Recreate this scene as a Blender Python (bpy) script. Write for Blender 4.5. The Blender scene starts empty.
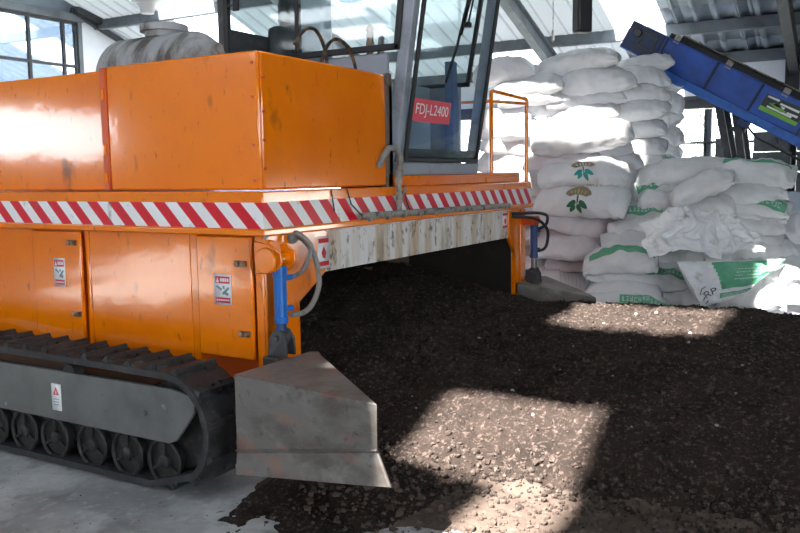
import bpy, bmesh, math, random
import numpy as np
from mathutils import Vector, Matrix, noise
R = math.radians
sc = bpy.context.scene
COL = sc.collection
random.seed(7)

# ------------------------------------------------------------------ mesh helper
class MB:
    def __init__(self):
        self.v = []; self.f = []; self.uv = None; self.mi = []
    def add(self, vs, fs, mi=0):
        o = len(self.v)
        self.v += [tuple(map(float, p)) for p in vs]
        self.f += [tuple(i + o for i in f) for f in fs]
        self.mi += [mi] * len(fs)
        return self
    def box(self, x0, x1, y0, y1, z0, z1, mi=0):
        vs = [(x, y, z) for x in (x0, x1) for y in (y0, y1) for z in (z0, z1)]
        return self.add(vs, [(0,1,3,2),(4,6,7,5),(0,4,5,1),(2,3,7,6),(0,2,6,4),(1,5,7,3)], mi)
    def obox(self, c, ax, ay, az, mi=0):
        """box from centre and three half-axis vectors"""
        c, ax, ay, az = map(Vector, (c, ax, ay, az))
        vs = [c + ax*i + ay*j + az*k for i in (-1,1) for j in (-1,1) for k in (-1,1)]
        return self.add(vs, [(0,1,3,2),(4,6,7,5),(0,4,5,1),(2,3,7,6),(0,2,6,4),(1,5,7,3)], mi)
    def bar(self, p, q, w, h, up=(0,0,1), mi=0):
        p, q = Vector(p), Vector(q); d = q - p
        s = d.cross(Vector(up)).normalized(); u = s.cross(d).normalized()
        return self.obox((p+q)/2, d/2, s*w/2, u*h/2, mi)
    def prism(self, pts, d, mi=0):
        """polygon of 3-D points extruded by vector d"""
        n = len(pts); a = [Vector(p) for p in pts]; b = [p + Vector(d) for p in a]
        fs = [tuple(range(n)), tuple(range(2*n-1, n-1, -1))]
        fs += [(i, i+n, (i+1) % n + n, (i+1) % n) for i in range(n)]
        return self.add(a + b, fs, mi)
    def tube(self, path, r, n=10, mi=0, closed=False):
        P = [Vector(p) for p in path]; m = len(P)
        rs = r if isinstance(r, (list, tuple)) else [r]*m
        t0 = (P[1]-P[0]).normalized()
        ref = Vector((0,0,1)) if abs(t0.z) < .9 else Vector((1,0,0))
        s = t0.cross(ref).normalized(); vs = []
        for i in range(m):
            if closed: t = (P[(i+1) % m]-P[i-1]).normalized()
            else: t = (P[min(i+1, m-1)]-P[max(i-1, 0)]).normalized()
            s = (s - t*s.dot(t)).normalized(); u = t.cross(s)
            vs += [P[i] + (s*math.cos(2*math.pi*k/n) + u*math.sin(2*math.pi*k/n))*rs[i] for k in range(n)]
        fs = []
        for i in range(m if closed else m-1):
            j = (i+1) % m
            fs += [(i*n+k, i*n+(k+1) % n, j*n+(k+1) % n, j*n+k) for k in range(n)]
        if not closed: fs += [tuple(range(n-1, -1, -1)), tuple(range((m-1)*n, m*n))]
        return self.add(vs, fs, mi)
    def cyl(self, p, q, r, n=20, r2=None, mi=0):
        return self.tube([p, q], [r, r if r2 is None else r2], n, mi)
    def lathe(self, prof, o, ax, n=24, mi=0):
        """prof: (distance along axis, radius)"""
        o, ax = Vector(o), Vector(ax).normalized()
        path = [o + ax*h for h, _ in prof]
        ref = Vector((0,0,1)) if abs(ax.z) < .9 else Vector((1,0,0))
        s = ax.cross(ref).normalized(); u = ax.cross(s); vs = []
        for c, (_, r) in zip(path, prof):
            vs += [c + (s*math.cos(2*math.pi*k/n) + u*math.sin(2*math.pi*k/n))*max(r, 1e-4) for k in range(n)]
        m = len(prof)
        fs = [(i*n+k, i*n+(k+1) % n, (i+1)*n+(k+1) % n, (i+1)*n+k) for i in range(m-1) for k in range(n)]
        fs += [tuple(range(n-1, -1, -1)), tuple(range((m-1)*n, m*n))]
        return self.add(vs, fs, mi)
    def grid(self, fn, nu, nv, mi=0, wrapv=False):
        vs = [fn(i/(nu-1), j/(nv if wrapv else nv-1)) for i in range(nu) for j in range(nv)]
        fs = []
        for i in range(nu-1):
            for j in range(nv if wrapv else nv-1):
                k = (j+1) % nv
                fs.append((i*nv+j, i*nv+k, (i+1)*nv+k, (i+1)*nv+j))
        return self.add(vs, fs, mi)
    def build(self, name, mat, parent=None, bevel=0, sharp=35, solid=0, loc=None):
        me = bpy.data.meshes.new(name)
        me.from_pydata(self.v, [], self.f)
        for m in (mat if isinstance(mat, (list, tuple)) else [mat]): me.materials.append(m)
        me.polygons.foreach_set('material_index', self.mi)
        b = bmesh.new(); b.from_mesh(me)
        bmesh.ops.recalc_face_normals(b, faces=b.faces); b.to_mesh(me); b.free()
        me.polygons.foreach_set('use_smooth', [True]*len(me.polygons))
        if sharp < 180: me.set_sharp_from_angle(angle=R(sharp))
        o = bpy.data.objects.new(name, me); COL.objects.link(o)
        if loc is not None: o.location = loc
        if solid:
            m = o.modifiers.new('solid', 'SOLIDIFY'); m.thickness = solid; m.offset = 0
        if bevel:
            m = o.modifiers.new('bevel', 'BEVEL'); m.width = bevel; m.segments = 2
            m.limit_method = 'ANGLE'; m.angle_limit = R(40); m.harden_normals = False
        if parent is not None:
            o.parent = parent
            if parent.type == 'EMPTY': o.matrix_parent_inverse = Matrix.Translation(parent.location).inverted()
        return o

def tag(o, label=None, cat=None, group=None, kind=None):
    if label: o['label'] = label
    if cat: o['category'] = cat
    if group: o['group'] = group
    if kind: o['kind'] = kind
    return o
def empty(name, loc, label, cat, group=None):
    o = bpy.data.objects.new(name, None); COL.objects.link(o); o.location = loc
    o.empty_display_size = .1
    return tag(o, label, cat, group)
def struct(o): o['kind'] = 'structure'; return o

# ------------------------------------------------------------------ materials
def nodes(name):
    m = bpy.data.materials.new(name); m.use_nodes = True
    nt = m.node_tree; nt.nodes.clear()
    out = nt.nodes.new('ShaderNodeOutputMaterial')
    return m, nt, out
def N(nt, t, **kw):
    n = nt.nodes.new('ShaderNode'+t)
    for k, v in kw.items():
        if k in n.inputs: n.inputs[k].default_value = v
        else: setattr(n, k, v)
    return n
def ramp(nt, fac, stops):
    r = nt.nodes.new('ShaderNodeValToRGB'); e = r.color_ramp.elements
    e[0].position, e[0].color = stops[0][0], stops[0][1]
    e[1].position, e[1].color = stops[-1][0], stops[-1][1]
    for p, c in stops[1:-1]:
        x = e.new(p); x.color = c
    nt.links.new(fac, r.inputs[0]); return r.outputs[0]
def G(v): return (v, v, v, 1)
def mixc(nt, fac, a, b):
    m = nt.nodes.new('ShaderNodeMix'); m.data_type = 'RGBA'
    for s, x in ((0, fac), (6, a), (7, b)):
        if hasattr(x, 'is_output'): nt.links.new(x, m.inputs[s])
        else: m.inputs[s].default_value = x
    return m.outputs[2]
def noise_fac(nt, scale, detail, lo, hi, stretch=(1,1,1), rough=.6, seed=0):
    tc = N(nt, 'TexCoord'); mp = N(nt, 'Mapping')
    mp.inputs['Scale'].default_value = stretch; mp.inputs['Location'].default_value = (seed, seed*1.7, seed*.3)
    nt.links.new(tc.outputs['Object'], mp.inputs[0])
    n = N(nt, 'TexNoise', Scale=scale, Detail=detail, Roughness=rough)
    nt.links.new(mp.outputs[0], n.inputs['Vector'])
    return ramp(nt, n.outputs['Fac'], [(lo, G(0)), (hi, G(1))]), n.outputs['Fac']
def paint(name, col, rough=.4, metal=0, layers=(), bump=None, coat=0, roughvar=None, spec=.5):
    """principled with stacked noise stains: layers = (colour, scale, lo, hi, stretch[, strength])"""
    m, nt, out = nodes(name)
    p = N(nt, 'BsdfPrincipled'); nt.links.new(p.outputs[0], out.inputs[0])
    c = (*col, 1)
    for i, l in enumerate(layers):
        f, _ = noise_fac(nt, l[1], 6, l[2], l[3], l[4] if len(l) > 4 else (1,1,1), seed=i*3.1)
        if len(l) > 5:
            mm = N(nt, 'Math', operation='MULTIPLY'); nt.links.new(f, mm.inputs[0]); mm.inputs[1].default_value = l[5]
            f = mm.outputs[0]
        c = mixc(nt, f, c, (*l[0], 1))
    if hasattr(c, 'is_output'): nt.links.new(c, p.inputs['Base Color'])
    else: p.inputs['Base Color'].default_value = c
    p.inputs['Roughness'].default_value = rough; p.inputs['Metallic'].default_value = metal
    p.inputs['Specular IOR Level'].default_value = spec
    p.inputs['Coat Weight'].default_value = coat; p.inputs['Coat Roughness'].default_value = .15
    if roughvar:
        f, _ = noise_fac(nt, roughvar[0], 4, .3, .7, seed=9)
        mr = N(nt, 'MapRange'); nt.links.new(f, mr.inputs[0])
        mr.inputs['To Min'].default_value = roughvar[1]; mr.inputs['To Max'].default_value = roughvar[2]
        nt.links.new(mr.outputs[0], p.inputs['Roughness'])
    if bump:
        prev = None
        for sc_, st, di in (bump if isinstance(bump[0], tuple) else (bump,)):
            _, h = noise_fac(nt, sc_, 5, 0, 1, seed=5)
            b = N(nt, 'Bump', Strength=st, Distance=di); nt.links.new(h, b.inputs['Height'])
            if prev: nt.links.new(prev, b.inputs['Normal'])
            prev = b.outputs[0]
        nt.links.new(prev, p.inputs['Normal'])
    return m

M = {}
M['orange'] = paint('orange_paint', (.90, .215, .0003), .085, layers=(
    ((.66, .10, .003), 1.7, .45, .85, (1,1,1), .5), ((.10, .035, .01), 7, .62, .76, (1,1,.45), .75),
    ((.06, .03, .015), 30, .63, .72, (1,1,.4), .6)), bump=((1.3, .10, .04),), coat=.45, spec=.75)
M['orange_deep'] = paint('orange_inner_paint', (.62, .085, .005), .4, layers=(((.10,.04,.015), 8, .6, .8, (1,1,.5), .6),))
M['grey_paint'] = paint('cab_grey_paint', (.27, .30, .36), .38, layers=(((.13,.14,.16), 5, .5, .75), ((.10,.06,.04), 20, .68, .76)), bump=(3, .15, .02))
M['blue_grey'] = paint('cab_pillar_paint', (.10, .16, .30), .35)
M['soiled_shade'] = paint('caked_shade_plate', (.014, .011, .009), .9, layers=(((.04,.022,.01), 5, .55, .8),))  # near-black soil tone, also standing in for shade in the tunnel
M['rust'] = paint('rusty_plate', (.13, .10, .085), .8, layers=(((.22,.10,.05), 14, .45, .7, (1,1,.3)),))
M['black_seal'] = paint('black_rubber_seal', (.012, .013, .016), .5)
M['rubber'] = paint('track_rubber', (.020, .021, .023), .6, layers=(((.06,.06,.06), 11, .5, .78), ((.13,.125,.115), 40, .62, .8)), bump=(30, .3, .006))
M['wheel'] = paint('dark_roller_steel', (.009, .0085, .0085), .55, layers=(((.06,.05,.042), 22, .5, .75),), bump=(30, .3, .004))  # darkened to make up for missing shade inside the track
M['track_plate'] = paint('worn_track_guard_paint', (.135, .14, .135), .42, layers=(((.075,.078,.075), 3.5, .4, .7), ((.30,.31,.30), 16, .66, .76), ((.05,.04,.03), 30, .68, .8)), bump=(4, .12, .02))
M['steel'] = paint('bare_worn_steel', (.165, .152, .14), .5, .2, layers=(((.085,.072,.062), 4.5, .45, .66, (1,1,2)), ((.25,.238,.222), 7, .55, .78, (1,1,1.6)), ((.30,.12,.07), 5, .56, .72, (1,1,3), .6), ((.07,.055,.045), 32, .6, .75)), bump=(14, .15, .008))
M['steel_dark'] = paint('dark_clevis_steel', (.06, .062, .065), .5, .3, layers=(((.16,.15,.14), 18, .55, .75),))
M['chrome'] = paint('piston_rod_steel', (.22, .22, .24), .28, .8)
M['blue'] = paint('cylinder_blue_paint', (.003, .13, .50), .38, layers=(((.02,.07,.18), 14, .58, .75),))
M['blue_dark'] = paint('faded_navy_paint', (.02, .06, .19), .5, layers=(((.012,.02,.05), 12, .5, .7),))
M['hose_grey'] = paint('grey_braided_hose', (.23, .225, .21), .6, layers=(((.12,.11,.10), 30, .5, .7),))
M['hose_black'] = paint('black_hose', (.018, .018, .02), .5)
M['hose_brown'] = paint('dusty_brown_hose', (.16, .09, .04), .6, layers=(((.02,.016,.012), 25, .42, .55),))
M['pipe_dirty'] = paint('dirty_spray_pipe', (.30, .28, .25), .65, layers=(((.06,.05,.04), 20, .5, .65), ((.5,.47,.42), 35, .6, .75)), bump=(40, .4, .006))
M['brass'] = paint('dusty_fitting', (.36, .30, .24), .5, .3)
M['tank'] = paint('dusty_grey_tank_plastic', (.36, .37, .385), .55, layers=(((.10,.085,.07), 6, .44, .62, (.6,2.2,.6)), ((.5,.5,.5), 12, .6, .75)), bump=(12, .15, .01))
M['white'] = paint('sticker_white', (.80, .80, .80), .5)
M['red'] = paint('sticker_red', (.55, .012, .035), .5)
M['sign_red'] = paint('sign_red_film', (.72, .035, .08), .45)
M['ink'] = paint('sticker_grey_ink', (.22, .27, .34), .5)
M['black'] = paint('black_print', (.015, .015, .02), .6)
M['latch'] = paint('dirty_latch_metal', (.40, .24, .15), .5, .4, layers=(((.05,.035,.03), 40, .45, .6),))
M['brown_grip'] = paint('brown_lever_grip', (.33, .17, .10), .6)
M['seat'] = paint('dark_seat_vinyl', (.04, .045, .05), .6)
M['cab_inner'] = paint('cab_inner_panel', (.34, .41, .47), .6)
M['sky_blue'] = paint('sky_blue_cloth', (.06, .33, .72), .6)
# front plate: weathered white paint with rusty runs
M['plate'] = paint('weathered_white_plate', (.74, .73, .71), .6, layers=(
    ((.46,.29,.12), 4, .44, .62, (2.2,1,.22), .8), ((.80,.82,.85), 3, .5, .8, (1.5,1,.4)), ((.22,.15,.09), 10, .53, .70, (1.6,1,.3), .75), ((.05,.04,.035), 24, .56, .66, (1,1,.6), .8)), bump=(20, .2, .006))
# roof, walls
M['sheet'] = paint('grey_roof_sheet', (.25, .285, .32), .45, .2, layers=(((.24,.27,.30), 1.3, .4, .7),))
M['beam'] = paint('painted_steel_beam', (.13, .15, .165), .55, layers=(((.07,.08,.09), 3, .45, .7),))
M['column'] = paint('dark_steel_column', (.035, .038, .042), .6, layers=(((.08,.08,.08), 7, .55, .75),))
M['added_wall'] = paint('dark_added_wall', (.09, .10, .115), .8)  # dark tone picked to dim reflections; used on added unseen walls only
M['wall'] = paint('white_plaster_wall', (.72, .74, .78), .85, layers=(((.6,.62,.66), 2, .4, .75),))
M['gable'] = paint('grey_gable_sheet', (.22, .27, .33), .6, layers=(((.15,.18,.22), 1.5, .4, .7),))
M['low_wall'] = paint('pale_blue_low_wall', (.42, .47, .52), .8)
M['block'] = paint('grey_block', (.085, .092, .098), .8, layers=(((.14,.15,.155), 8, .5, .75), ((.05,.055,.06), 3, .5, .7)), bump=(30, .3, .006))
M['concrete'] = paint('worn_concrete_floor', (.40, .41, .42), .7, layers=(
    ((.24,.24,.245), 1.6, .42, .62), ((.56,.57,.58), 3.4, .5, .72), ((.17,.165,.155), 7, .53, .70, (1,1,1), .75), ((.52,.51,.49), 15, .56, .7, (1,1,1), .6), ((.09,.08,.075), 26, .66, .74), ((.10,.09,.08), 70, .69, .75)), bump=((12, .2, .01), (60, .2, .004)))
M['yard'] = paint('pale_dry_yard', (.42, .42, .39), .9, layers=(((.34,.35,.30), .6, .4, .7),))
M['conveyor'] = paint('conveyor_blue_paint', (.014, .085, .44), .42, layers=(((.006,.03,.14), 2.6, .45, .72), ((.10,.07,.06), 24, .68, .78, (1,1,1), .7)), bump=(6, .1, .01))
M['conveyor_light'] = paint('conveyor_flange_blue_paint', (.02, .12, .46), .45, layers=(((.01,.05,.2), 6, .5, .7),))
M['conveyor_dark'] = paint('conveyor_end_dirty_paint', (.012, .03, .10), .5, layers=(((.03,.03,.04), 9, .45, .65),))
M['belt'] = paint('black_belt_rubber', (.012, .012, .013), .65)
M['sticker_green'] = paint('sticker_green', (.16, .42, .05), .5)
M['sign_dark'] = paint('sticker_dark', (.02, .035, .03), .5)
M['lamp_white'] = paint('lamp_white_enamel', (.75, .78, .80), .35)
M['leaf'] = paint('pale_leaf', (.42, .50, .36), .6, layers=(((.55,.62,.52), 3, .4, .7),))  # leaf colour paled to carry the glare of the yard
M['bark'] = paint('bark', (.20, .17, .13), .9)
# sacks
def woven(name, col, layers=()):
    m = paint(name, col, .62, layers=layers, bump=((9, .28, .022), (26, .20, .008), (160, .12, .002)), spec=.35)
    return m
M['sack'] = woven('white_woven_sack', (.69, .70, .73), (((.60,.615,.65), 3, .45, .75), ((.55,.50,.44), 8, .68, .85, (1,1,1), .5)))
M['sack_dusty'] = woven('dusty_woven_sack', (.72, .73, .75), (((.60,.61,.62), 3, .42, .72), ((.38,.33,.27), 7, .62, .82, (1,1,1), .6)))
M['sack_lilac'] = woven('pinkish_woven_sack', (.66, .635, .67), (((.55,.52,.56), 4, .42, .72), ((.60,.42,.42), 9, .66, .82, (1,1,1), .5)))
M['plastic'] = woven('crumpled_film_white', (.80, .81, .82), (((.66,.67,.69), 5, .42, .72), ((.26,.21,.16), 7, .60, .74, (1,1,1), .75)))
M['sack_in'] = woven('sack_inside_grey', (.45, .47, .49))
M['green'] = paint('green_sack_print', (.10, .36, .21), .6, layers=(((.20,.46,.32), 6, .45, .7),), bump=(20, .2, .01))
M['mint'] = paint('pale_mint_print', (.50, .66, .58), .6)
M['logo_green'] = paint('dark_leaf_print', (.012, .13, .06), .6)
M['logo_teal'] = paint('teal_leaf_print', (.02, .30, .27), .6)
M['logo_brown'] = paint('brown_crown_print', (.26, .19, .135), .6)
M['logo_yellow'] = paint('olive_letter_print', (.42, .40, .10), .6)
# soil
M['soil'] = paint('dark_compost', (.029, .0205, .0168), .95, layers=(
    ((.014,.010,.008), 5, .40, .66), ((.120,.087,.075), 42, .53, .72), ((.018,.013,.011), 45, .56, .72), ((.19,.15,.125), 110, .66, .76)), bump=((45, .7, .02), (140, .6, .008)), spec=.2)
M['toe'] = paint('trodden_dirt', (.072, .052, .043), .95, layers=(((.09,.068,.055), 4, .42, .66), ((.15,.115,.095), 30, .55, .75), ((.05,.04,.035), 60, .62, .74)), bump=((30, .4, .01), (120, .5, .006)), spec=.2)
M['clod'] = paint('compost_clod', (.052, .039, .032), .95, layers=(((.024,.018,.015), 14, .4, .62), ((.12,.095,.08), 60, .5, .7)), bump=(90, .5, .006), spec=.2)
M['pebble'] = paint('pale_pebble', (.20, .175, .155), .8, layers=(((.30,.27,.24), 30, .4, .7),))

def stripe_mat():
    m, nt, out = nodes('red_white_reflective_tape')
    p = N(nt, 'BsdfPrincipled'); nt.links.new(p.outputs[0], out.inputs[0])
    tc = N(nt, 'TexCoord'); sx = N(nt, 'SeparateXYZ'); nt.links.new(tc.outputs['Object'], sx.inputs[0])
    # (x - y + z) / period, so the stripes wrap round the corner without a break
    a = N(nt, 'Math', operation='SUBTRACT'); nt.links.new(sx.outputs[0], a.inputs[0]); nt.links.new(sx.outputs[1], a.inputs[1])
    b = N(nt, 'Math', operation='ADD'); nt.links.new(a.outputs[0], b.inputs[0]); nt.links.new(sx.outputs[2], b.inputs[1])
    c = N(nt, 'Math', operation='MULTIPLY'); nt.links.new(b.outputs[0], c.inputs[0]); c.inputs[1].default_value = 1/.148
    d = N(nt, 'Math', operation='FRACT'); nt.links.new(c.outputs[0], d.inputs[0])
    e = N(nt, 'Math', operation='GREATER_THAN'); nt.links.new(d.outputs[0], e.inputs[0]); e.inputs[1].default_value = .5
    col = mixc(nt, e.outputs[0], (.78, .78, .79, 1), (.62, .006, .022, 1))
    f, _ = noise_fac(nt, 22, 6, .62, .74, (1,1,.6))
    col = mixc(nt, f, col, (.16, .10, .09, 1))
    nt.links.new(col, p.inputs['Base Color']); p.inputs['Roughness'].default_value = .3; p.inputs['Specular IOR Level'].default_value = .25
    return m
M['stripes'] = stripe_mat()
def glass_mat(name, tint, refl):
    m, nt, out = nodes(name)
    t = N(nt, 'BsdfTransparent'); t.inputs[0].default_value = (*tint, 1)
    g = N(nt, 'BsdfGlossy'); g.inputs['Roughness'].default_value = .03; g.inputs[0].default_value = (1,1,1,1)
    lw = N(nt, 'LayerWeight'); lw.inputs['Blend'].default_value = .5
    pw = N(nt, 'Math', operation='POWER'); nt.links.new(lw.outputs['Facing'], pw.inputs[0]); pw.inputs[1].default_value = 4.5
    mr = N(nt, 'MapRange'); nt.links.new(pw.outputs[0], mr.inputs[0])
    mr.inputs['To Min'].default_value = refl; mr.inputs['To Max'].default_value = 1
    mx = N(nt, 'MixShader'); nt.links.new(mr.outputs[0], mx.inputs[0]); nt.links.new(t.outputs[0], mx.inputs[1]); nt.links.new(g.outputs[0], mx.inputs[2])
    nt.links.new(mx.outputs[0], out.inputs[0]); return m
M['glass'] = glass_mat('cab_glass', (.93, .965, .97), .03)
M['win_glass'] = glass_mat('window_glass', (.30, .35, .40), .30)
def skylight_mat(name, tint):
    m, nt, out = nodes(name)
    t = N(nt, 'BsdfTransparent'); t.inputs[0].default_value = (*tint, 1)
    d = N(nt, 'BsdfTranslucent'); d.inputs[0].default_value = (.9, .93, .95, 1)
    mx = N(nt, 'MixShader'); mx.inputs[0].default_value = .15
    nt.links.new(t.outputs[0], mx.inputs[1]); nt.links.new(d.outputs[0], mx.inputs[2])
    nt.links.new(mx.outputs[0], out.inputs[0]); return m
M['skylight'] = skylight_mat('clear_roof_sheet', (.97, .98, 1))
M['dimmed_skylight'] = skylight_mat('dimmed_clear_sheet', (.27, .27, .26))  # grey tint put in to dim the sun on the sacks
def milky_mat():
    m, nt, out = nodes('milky_roof_sheet')
    t = N(nt, 'BsdfDiffuse'); t.inputs[0].default_value = (.26, .285, .30, 1)
    d = N(nt, 'BsdfTranslucent'); d.inputs[0].default_value = (.60, .65, .69, 1)
    mx = N(nt, 'MixShader'); mx.inputs[0].default_value = .045
    nt.links.new(t.outputs[0], mx.inputs[1]); nt.links.new(d.outputs[0], mx.inputs[2])
    nt.links.new(mx.outputs[0], out.inputs[0]); return m
M['milky'] = milky_mat()

# ------------------------------------------------------------------ camera, sun, sky
cam = bpy.data.cameras.new('camera'); co = bpy.data.objects.new('camera', cam); COL.objects.link(co)
az, pitch, roll = R(30.1), R(6.3), R(.75)
fw = Vector((math.cos(az)*math.cos(pitch), math.sin(az)*math.cos(pitch), -math.sin(pitch)))
r0 = Vector((math.sin(az), -math.cos(az), 0)); u0 = r0.cross(fw)
Rt = r0*math.cos(roll) - u0*math.sin(roll); Up = u0*math.cos(roll) + r0*math.sin(roll)
mw = Matrix((Rt, Up, -fw)).transposed().to_4x4(); mw.translation = (-2.74, -2.26, 1.265)
co.matrix_world = mw
cam.sensor_width = 36; cam.lens = 827/800*36; cam.clip_start = .05; cam.clip_end = 300
sc.camera = co

SUN = Vector((.60, -.10, -.79)).normalized()          # direction the light travels
sl = bpy.data.lights.new('sun', 'SUN'); so = bpy.data.objects.new('sun', sl); COL.objects.link(so)
so.rotation_euler = (-SUN).to_track_quat('Z', 'Y').to_euler(); so.location = (-6, 1, 12)
sl.energy = 24.0; sl.angle = R(1.0); sl.color = (1, .94, .86)
w = bpy.data.worlds.new('sky'); sc.world = w; w.use_nodes = True
bg = w.node_tree.nodes['Background']; bg.inputs[0].default_value = (.86, .93, 1, 1); bg.inputs[1].default_value = 4.0
sc.view_settings.view_transform = 'Standard'; sc.view_settings.look = 'None'
sc.view_settings.exposure = 1.3; sc.view_settings.gamma = 1; sc.view_settings.use_curve_mapping = False
# ------------------------------------------------------------------ the building
def zroof(x): return 2.9 + .36*(9.5-x) if x >= 0 else 6.32 + .24*x
def to_roof(x, y, z):
    lo, hi = 0, 40
    for _ in range(60):
        t = (lo+hi)/2
        if z - SUN.z*t < zroof(x - SUN.x*t): lo = t
        else: hi = t
    return x - SUN.x*t, y - SUN.y*t
def opening(x0, x1, y0, y1, z):
    a = to_roof(x0, y0, z); b = to_roof(x1, y1, z); return (a[0], b[0], a[1], b[1])
a0 = to_roof(4.95, -.35, 1.0); a1 = to_roof(5.3, 1.25, 2.04)
DIMMED = (a0[0], a1[0], a0[1], a1[1])  # unseen roof panel over the sacks, tinted to cut the sun
CLEAR = [opening(.0, .70, -1.24, -.53, .3), opening(-.45, .26, -1.30, -1.0, .0), opening(1.80, 2.60, -1.50, -.68, .36), opening(3.95, 4.6, -2.4, -1.52, .3),
         (a0[0], a1[0], a0[1], a1[1]), (7.0, 9.2, .28, .95), opening(-8.0, -6.2, 7.2, 9.0, 0), opening(-6.5, -4.7, 5.6, 7.6, 0), opening(-5.0, -3.2, 4.1, 6.0, 0), (5.2, 8.3, 6.4, 7.55), (8.80, 9.62, 1.98, 2.95)]  # unseen openings added to place sun patches, besides the visible skylights
RIB = .25
def rib(y):
    t = (y/RIB) % 1
    return -.03*max(0, min(1, (.16-abs(t-.5))/.06))
xs = sorted({-12.2, 0, 9.75, 4.5, *[v for c in CLEAR for v in c[:2]]})
ys = sorted({-8, 9.05, .95, *[v for c in CLEAR for v in c[2:]]})
sheet, milky, clear, dusty = MB(), MB(), MB(), MB()  # last mesh: the roof panel tinted to weaken the sun
for i in range(len(xs)-1):
    for j in range(len(ys)-1):
        xa, xb, ya, yb = xs[i], xs[i+1], ys[j], ys[j+1]
        xm, ym = (xa+xb)/2, (ya+yb)/2
        op = any(c[0] < xm < c[1] and c[2] < ym < c[3] for c in CLEAR)
        dst = dusty if op and DIMMED[0] < xm < DIMMED[1] and DIMMED[2] < ym < DIMMED[3] else clear if op else milky if (xm > 4.5 and ym > .95) else sheet
        bp = {ya, yb}
        k = math.floor(ya/RIB)
        while k*RIB < yb:
            for f in (.34, .40, .60, .66):
                q = (k+f)*RIB
                if ya < q < yb: bp.add(q)
            k += 1
        bp = sorted(bp)
        vs = [(x, y, zroof(x)+rib(y)) for y in bp for x in (xa, xb)]
        dst.add(vs, [(2*k, 2*k+1, 2*k+3, 2*k+2) for k in range(len(bp)-1)])
struct(sheet.build('ceiling', M['sheet'], sharp=20, solid=.006))
struct(milky.build('ceiling', M['milky'], sharp=20))
struct(clear.build('window_1', M['skylight'], sharp=20))
struct(dusty.build('window_3', M['dimmed_skylight'], sharp=20))

def purlin(x, ya=-8, yb=9):
    z = zroof(x)
    m = MB(); m.box(x-.035, x+.035, ya, yb, z-.15, z-.012); m.box(x-.035, x+.07, ya, yb, z-.165, z-.15)
    struct(m.build('trim_1', M['beam'], bevel=.004))
for x in (8.68, 6.83, 4.98, 3.25, -1.0, -6.6, -8.6, -10.6): purlin(x)
def rafter(y, x0, x1, dark=False):
    m = MB()
    for dz, wd, h in ((.19, .12, .02), (.30, .014, .22), (.41, .12, .02)):
        p = Vector((x0, y, zroof(x0)-dz)); q = Vector((x1, y, zroof(x1)-dz))
        m.bar(p, q, wd, h)
    struct(m.build('trim_2', M['column' if dark else 'beam']))
for y in (1.88, 4.9): rafter(y, .0, 9.45)
rafter(-1.22, 4.5, 9.45, True)
for y in (-4.2, 1.88): rafter(y, -12, 0)
def column(x, y, h, s=.075, m_='column'):
    m = MB()
    m.box(x-s, x+s, y-s, y-s+.014, 0, h); m.box(x-s, x+s, y+s-.014, y+s, 0, h); m.box(x-.007, x+.007, y-s+.014, y+s-.014, 0, h)
    m.box(x-s-.03, x+s+.03, y-s-.03, y+s+.03, 0, .015)
    struct(m.build('column', M[m_]))
column(9.46, 1.88, 2.55, .075, 'beam'); column(9.46, -1.2, 3.0, .085); column(9.46, 4.9, 2.6); column(9.46, -.16, 2.12, .05, 'beam')
column(9.46, -4.2, 2.9)
for y in (-4.2, 1.88, 7.9): column(-11.8, y, 3.0)
# eave beam, band of pale sheet above the open side, lintel
m = MB(); m.box(9.44, 9.56, -8, 9, 2.72, 2.84); m.box(9.44, 9.6, -8, 9, 2.84, 2.87); struct(m.build('trim_3', M['beam'], bevel=.004))
m = MB(); m.box(9.50, 9.53, -8, 9, 2.30, 2.72); struct(m.build('wall_front', M['wall']))
m = MB(); m.box(9.40, 9.54, -8, 9, 2.13, 2.245); m.box(9.38, 9.5, -8, 9, 2.245, 2.30, 0); struct(m.build('trim_4', M['column'], bevel=.004))
# unseen walls behind the camera, added to darken reflections and the tunnel
m = MB(); m.box(-12.2, -12.1, -8, 9.1, 0, 1.6); m.box(-12.2, -12.1, -8, 9.1, 2.7, 3.5)
for y in (-8, -4.2, -.6, 3.0, 6.6): m.box(-12.2, -12.1, y, y+1.4, 1.6, 2.7)
struct(m.build('added_wall_left', M['added_wall']))
m = MB(); m.box(-12.1, -7.5, -8.1, -8, 0, 4.4); m.box(-2.5, 9.5, -8.1, -8, 0, 4.4); m.box(-7.5, -2.5, -8.1, -8, 3.4, 4.4)
m.prism([(-12.1,-8.05,4.4), (5.3,-8.05,4.4), (0,-8.05,6.25), (-8,-8.05,4.38)], (0,.06,0)); struct(m.build('added_wall_near', M['added_wall']))
m = MB(); m.box(9.44, 9.5, -8, -2.6, .985, 2.3); m.box(9.44, 9.5, -8, -2.6, 2.66, 2.9); m.box(9.44, 9.5, -8, -6.8, 2.3, 2.66); m.box(9.44, 9.5, -6.2, -2.6, 2.3, 2.66); struct(m.build('wall_front', M['added_wall']))  # added out of view to block glare, slot left for a hood highlight
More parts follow.
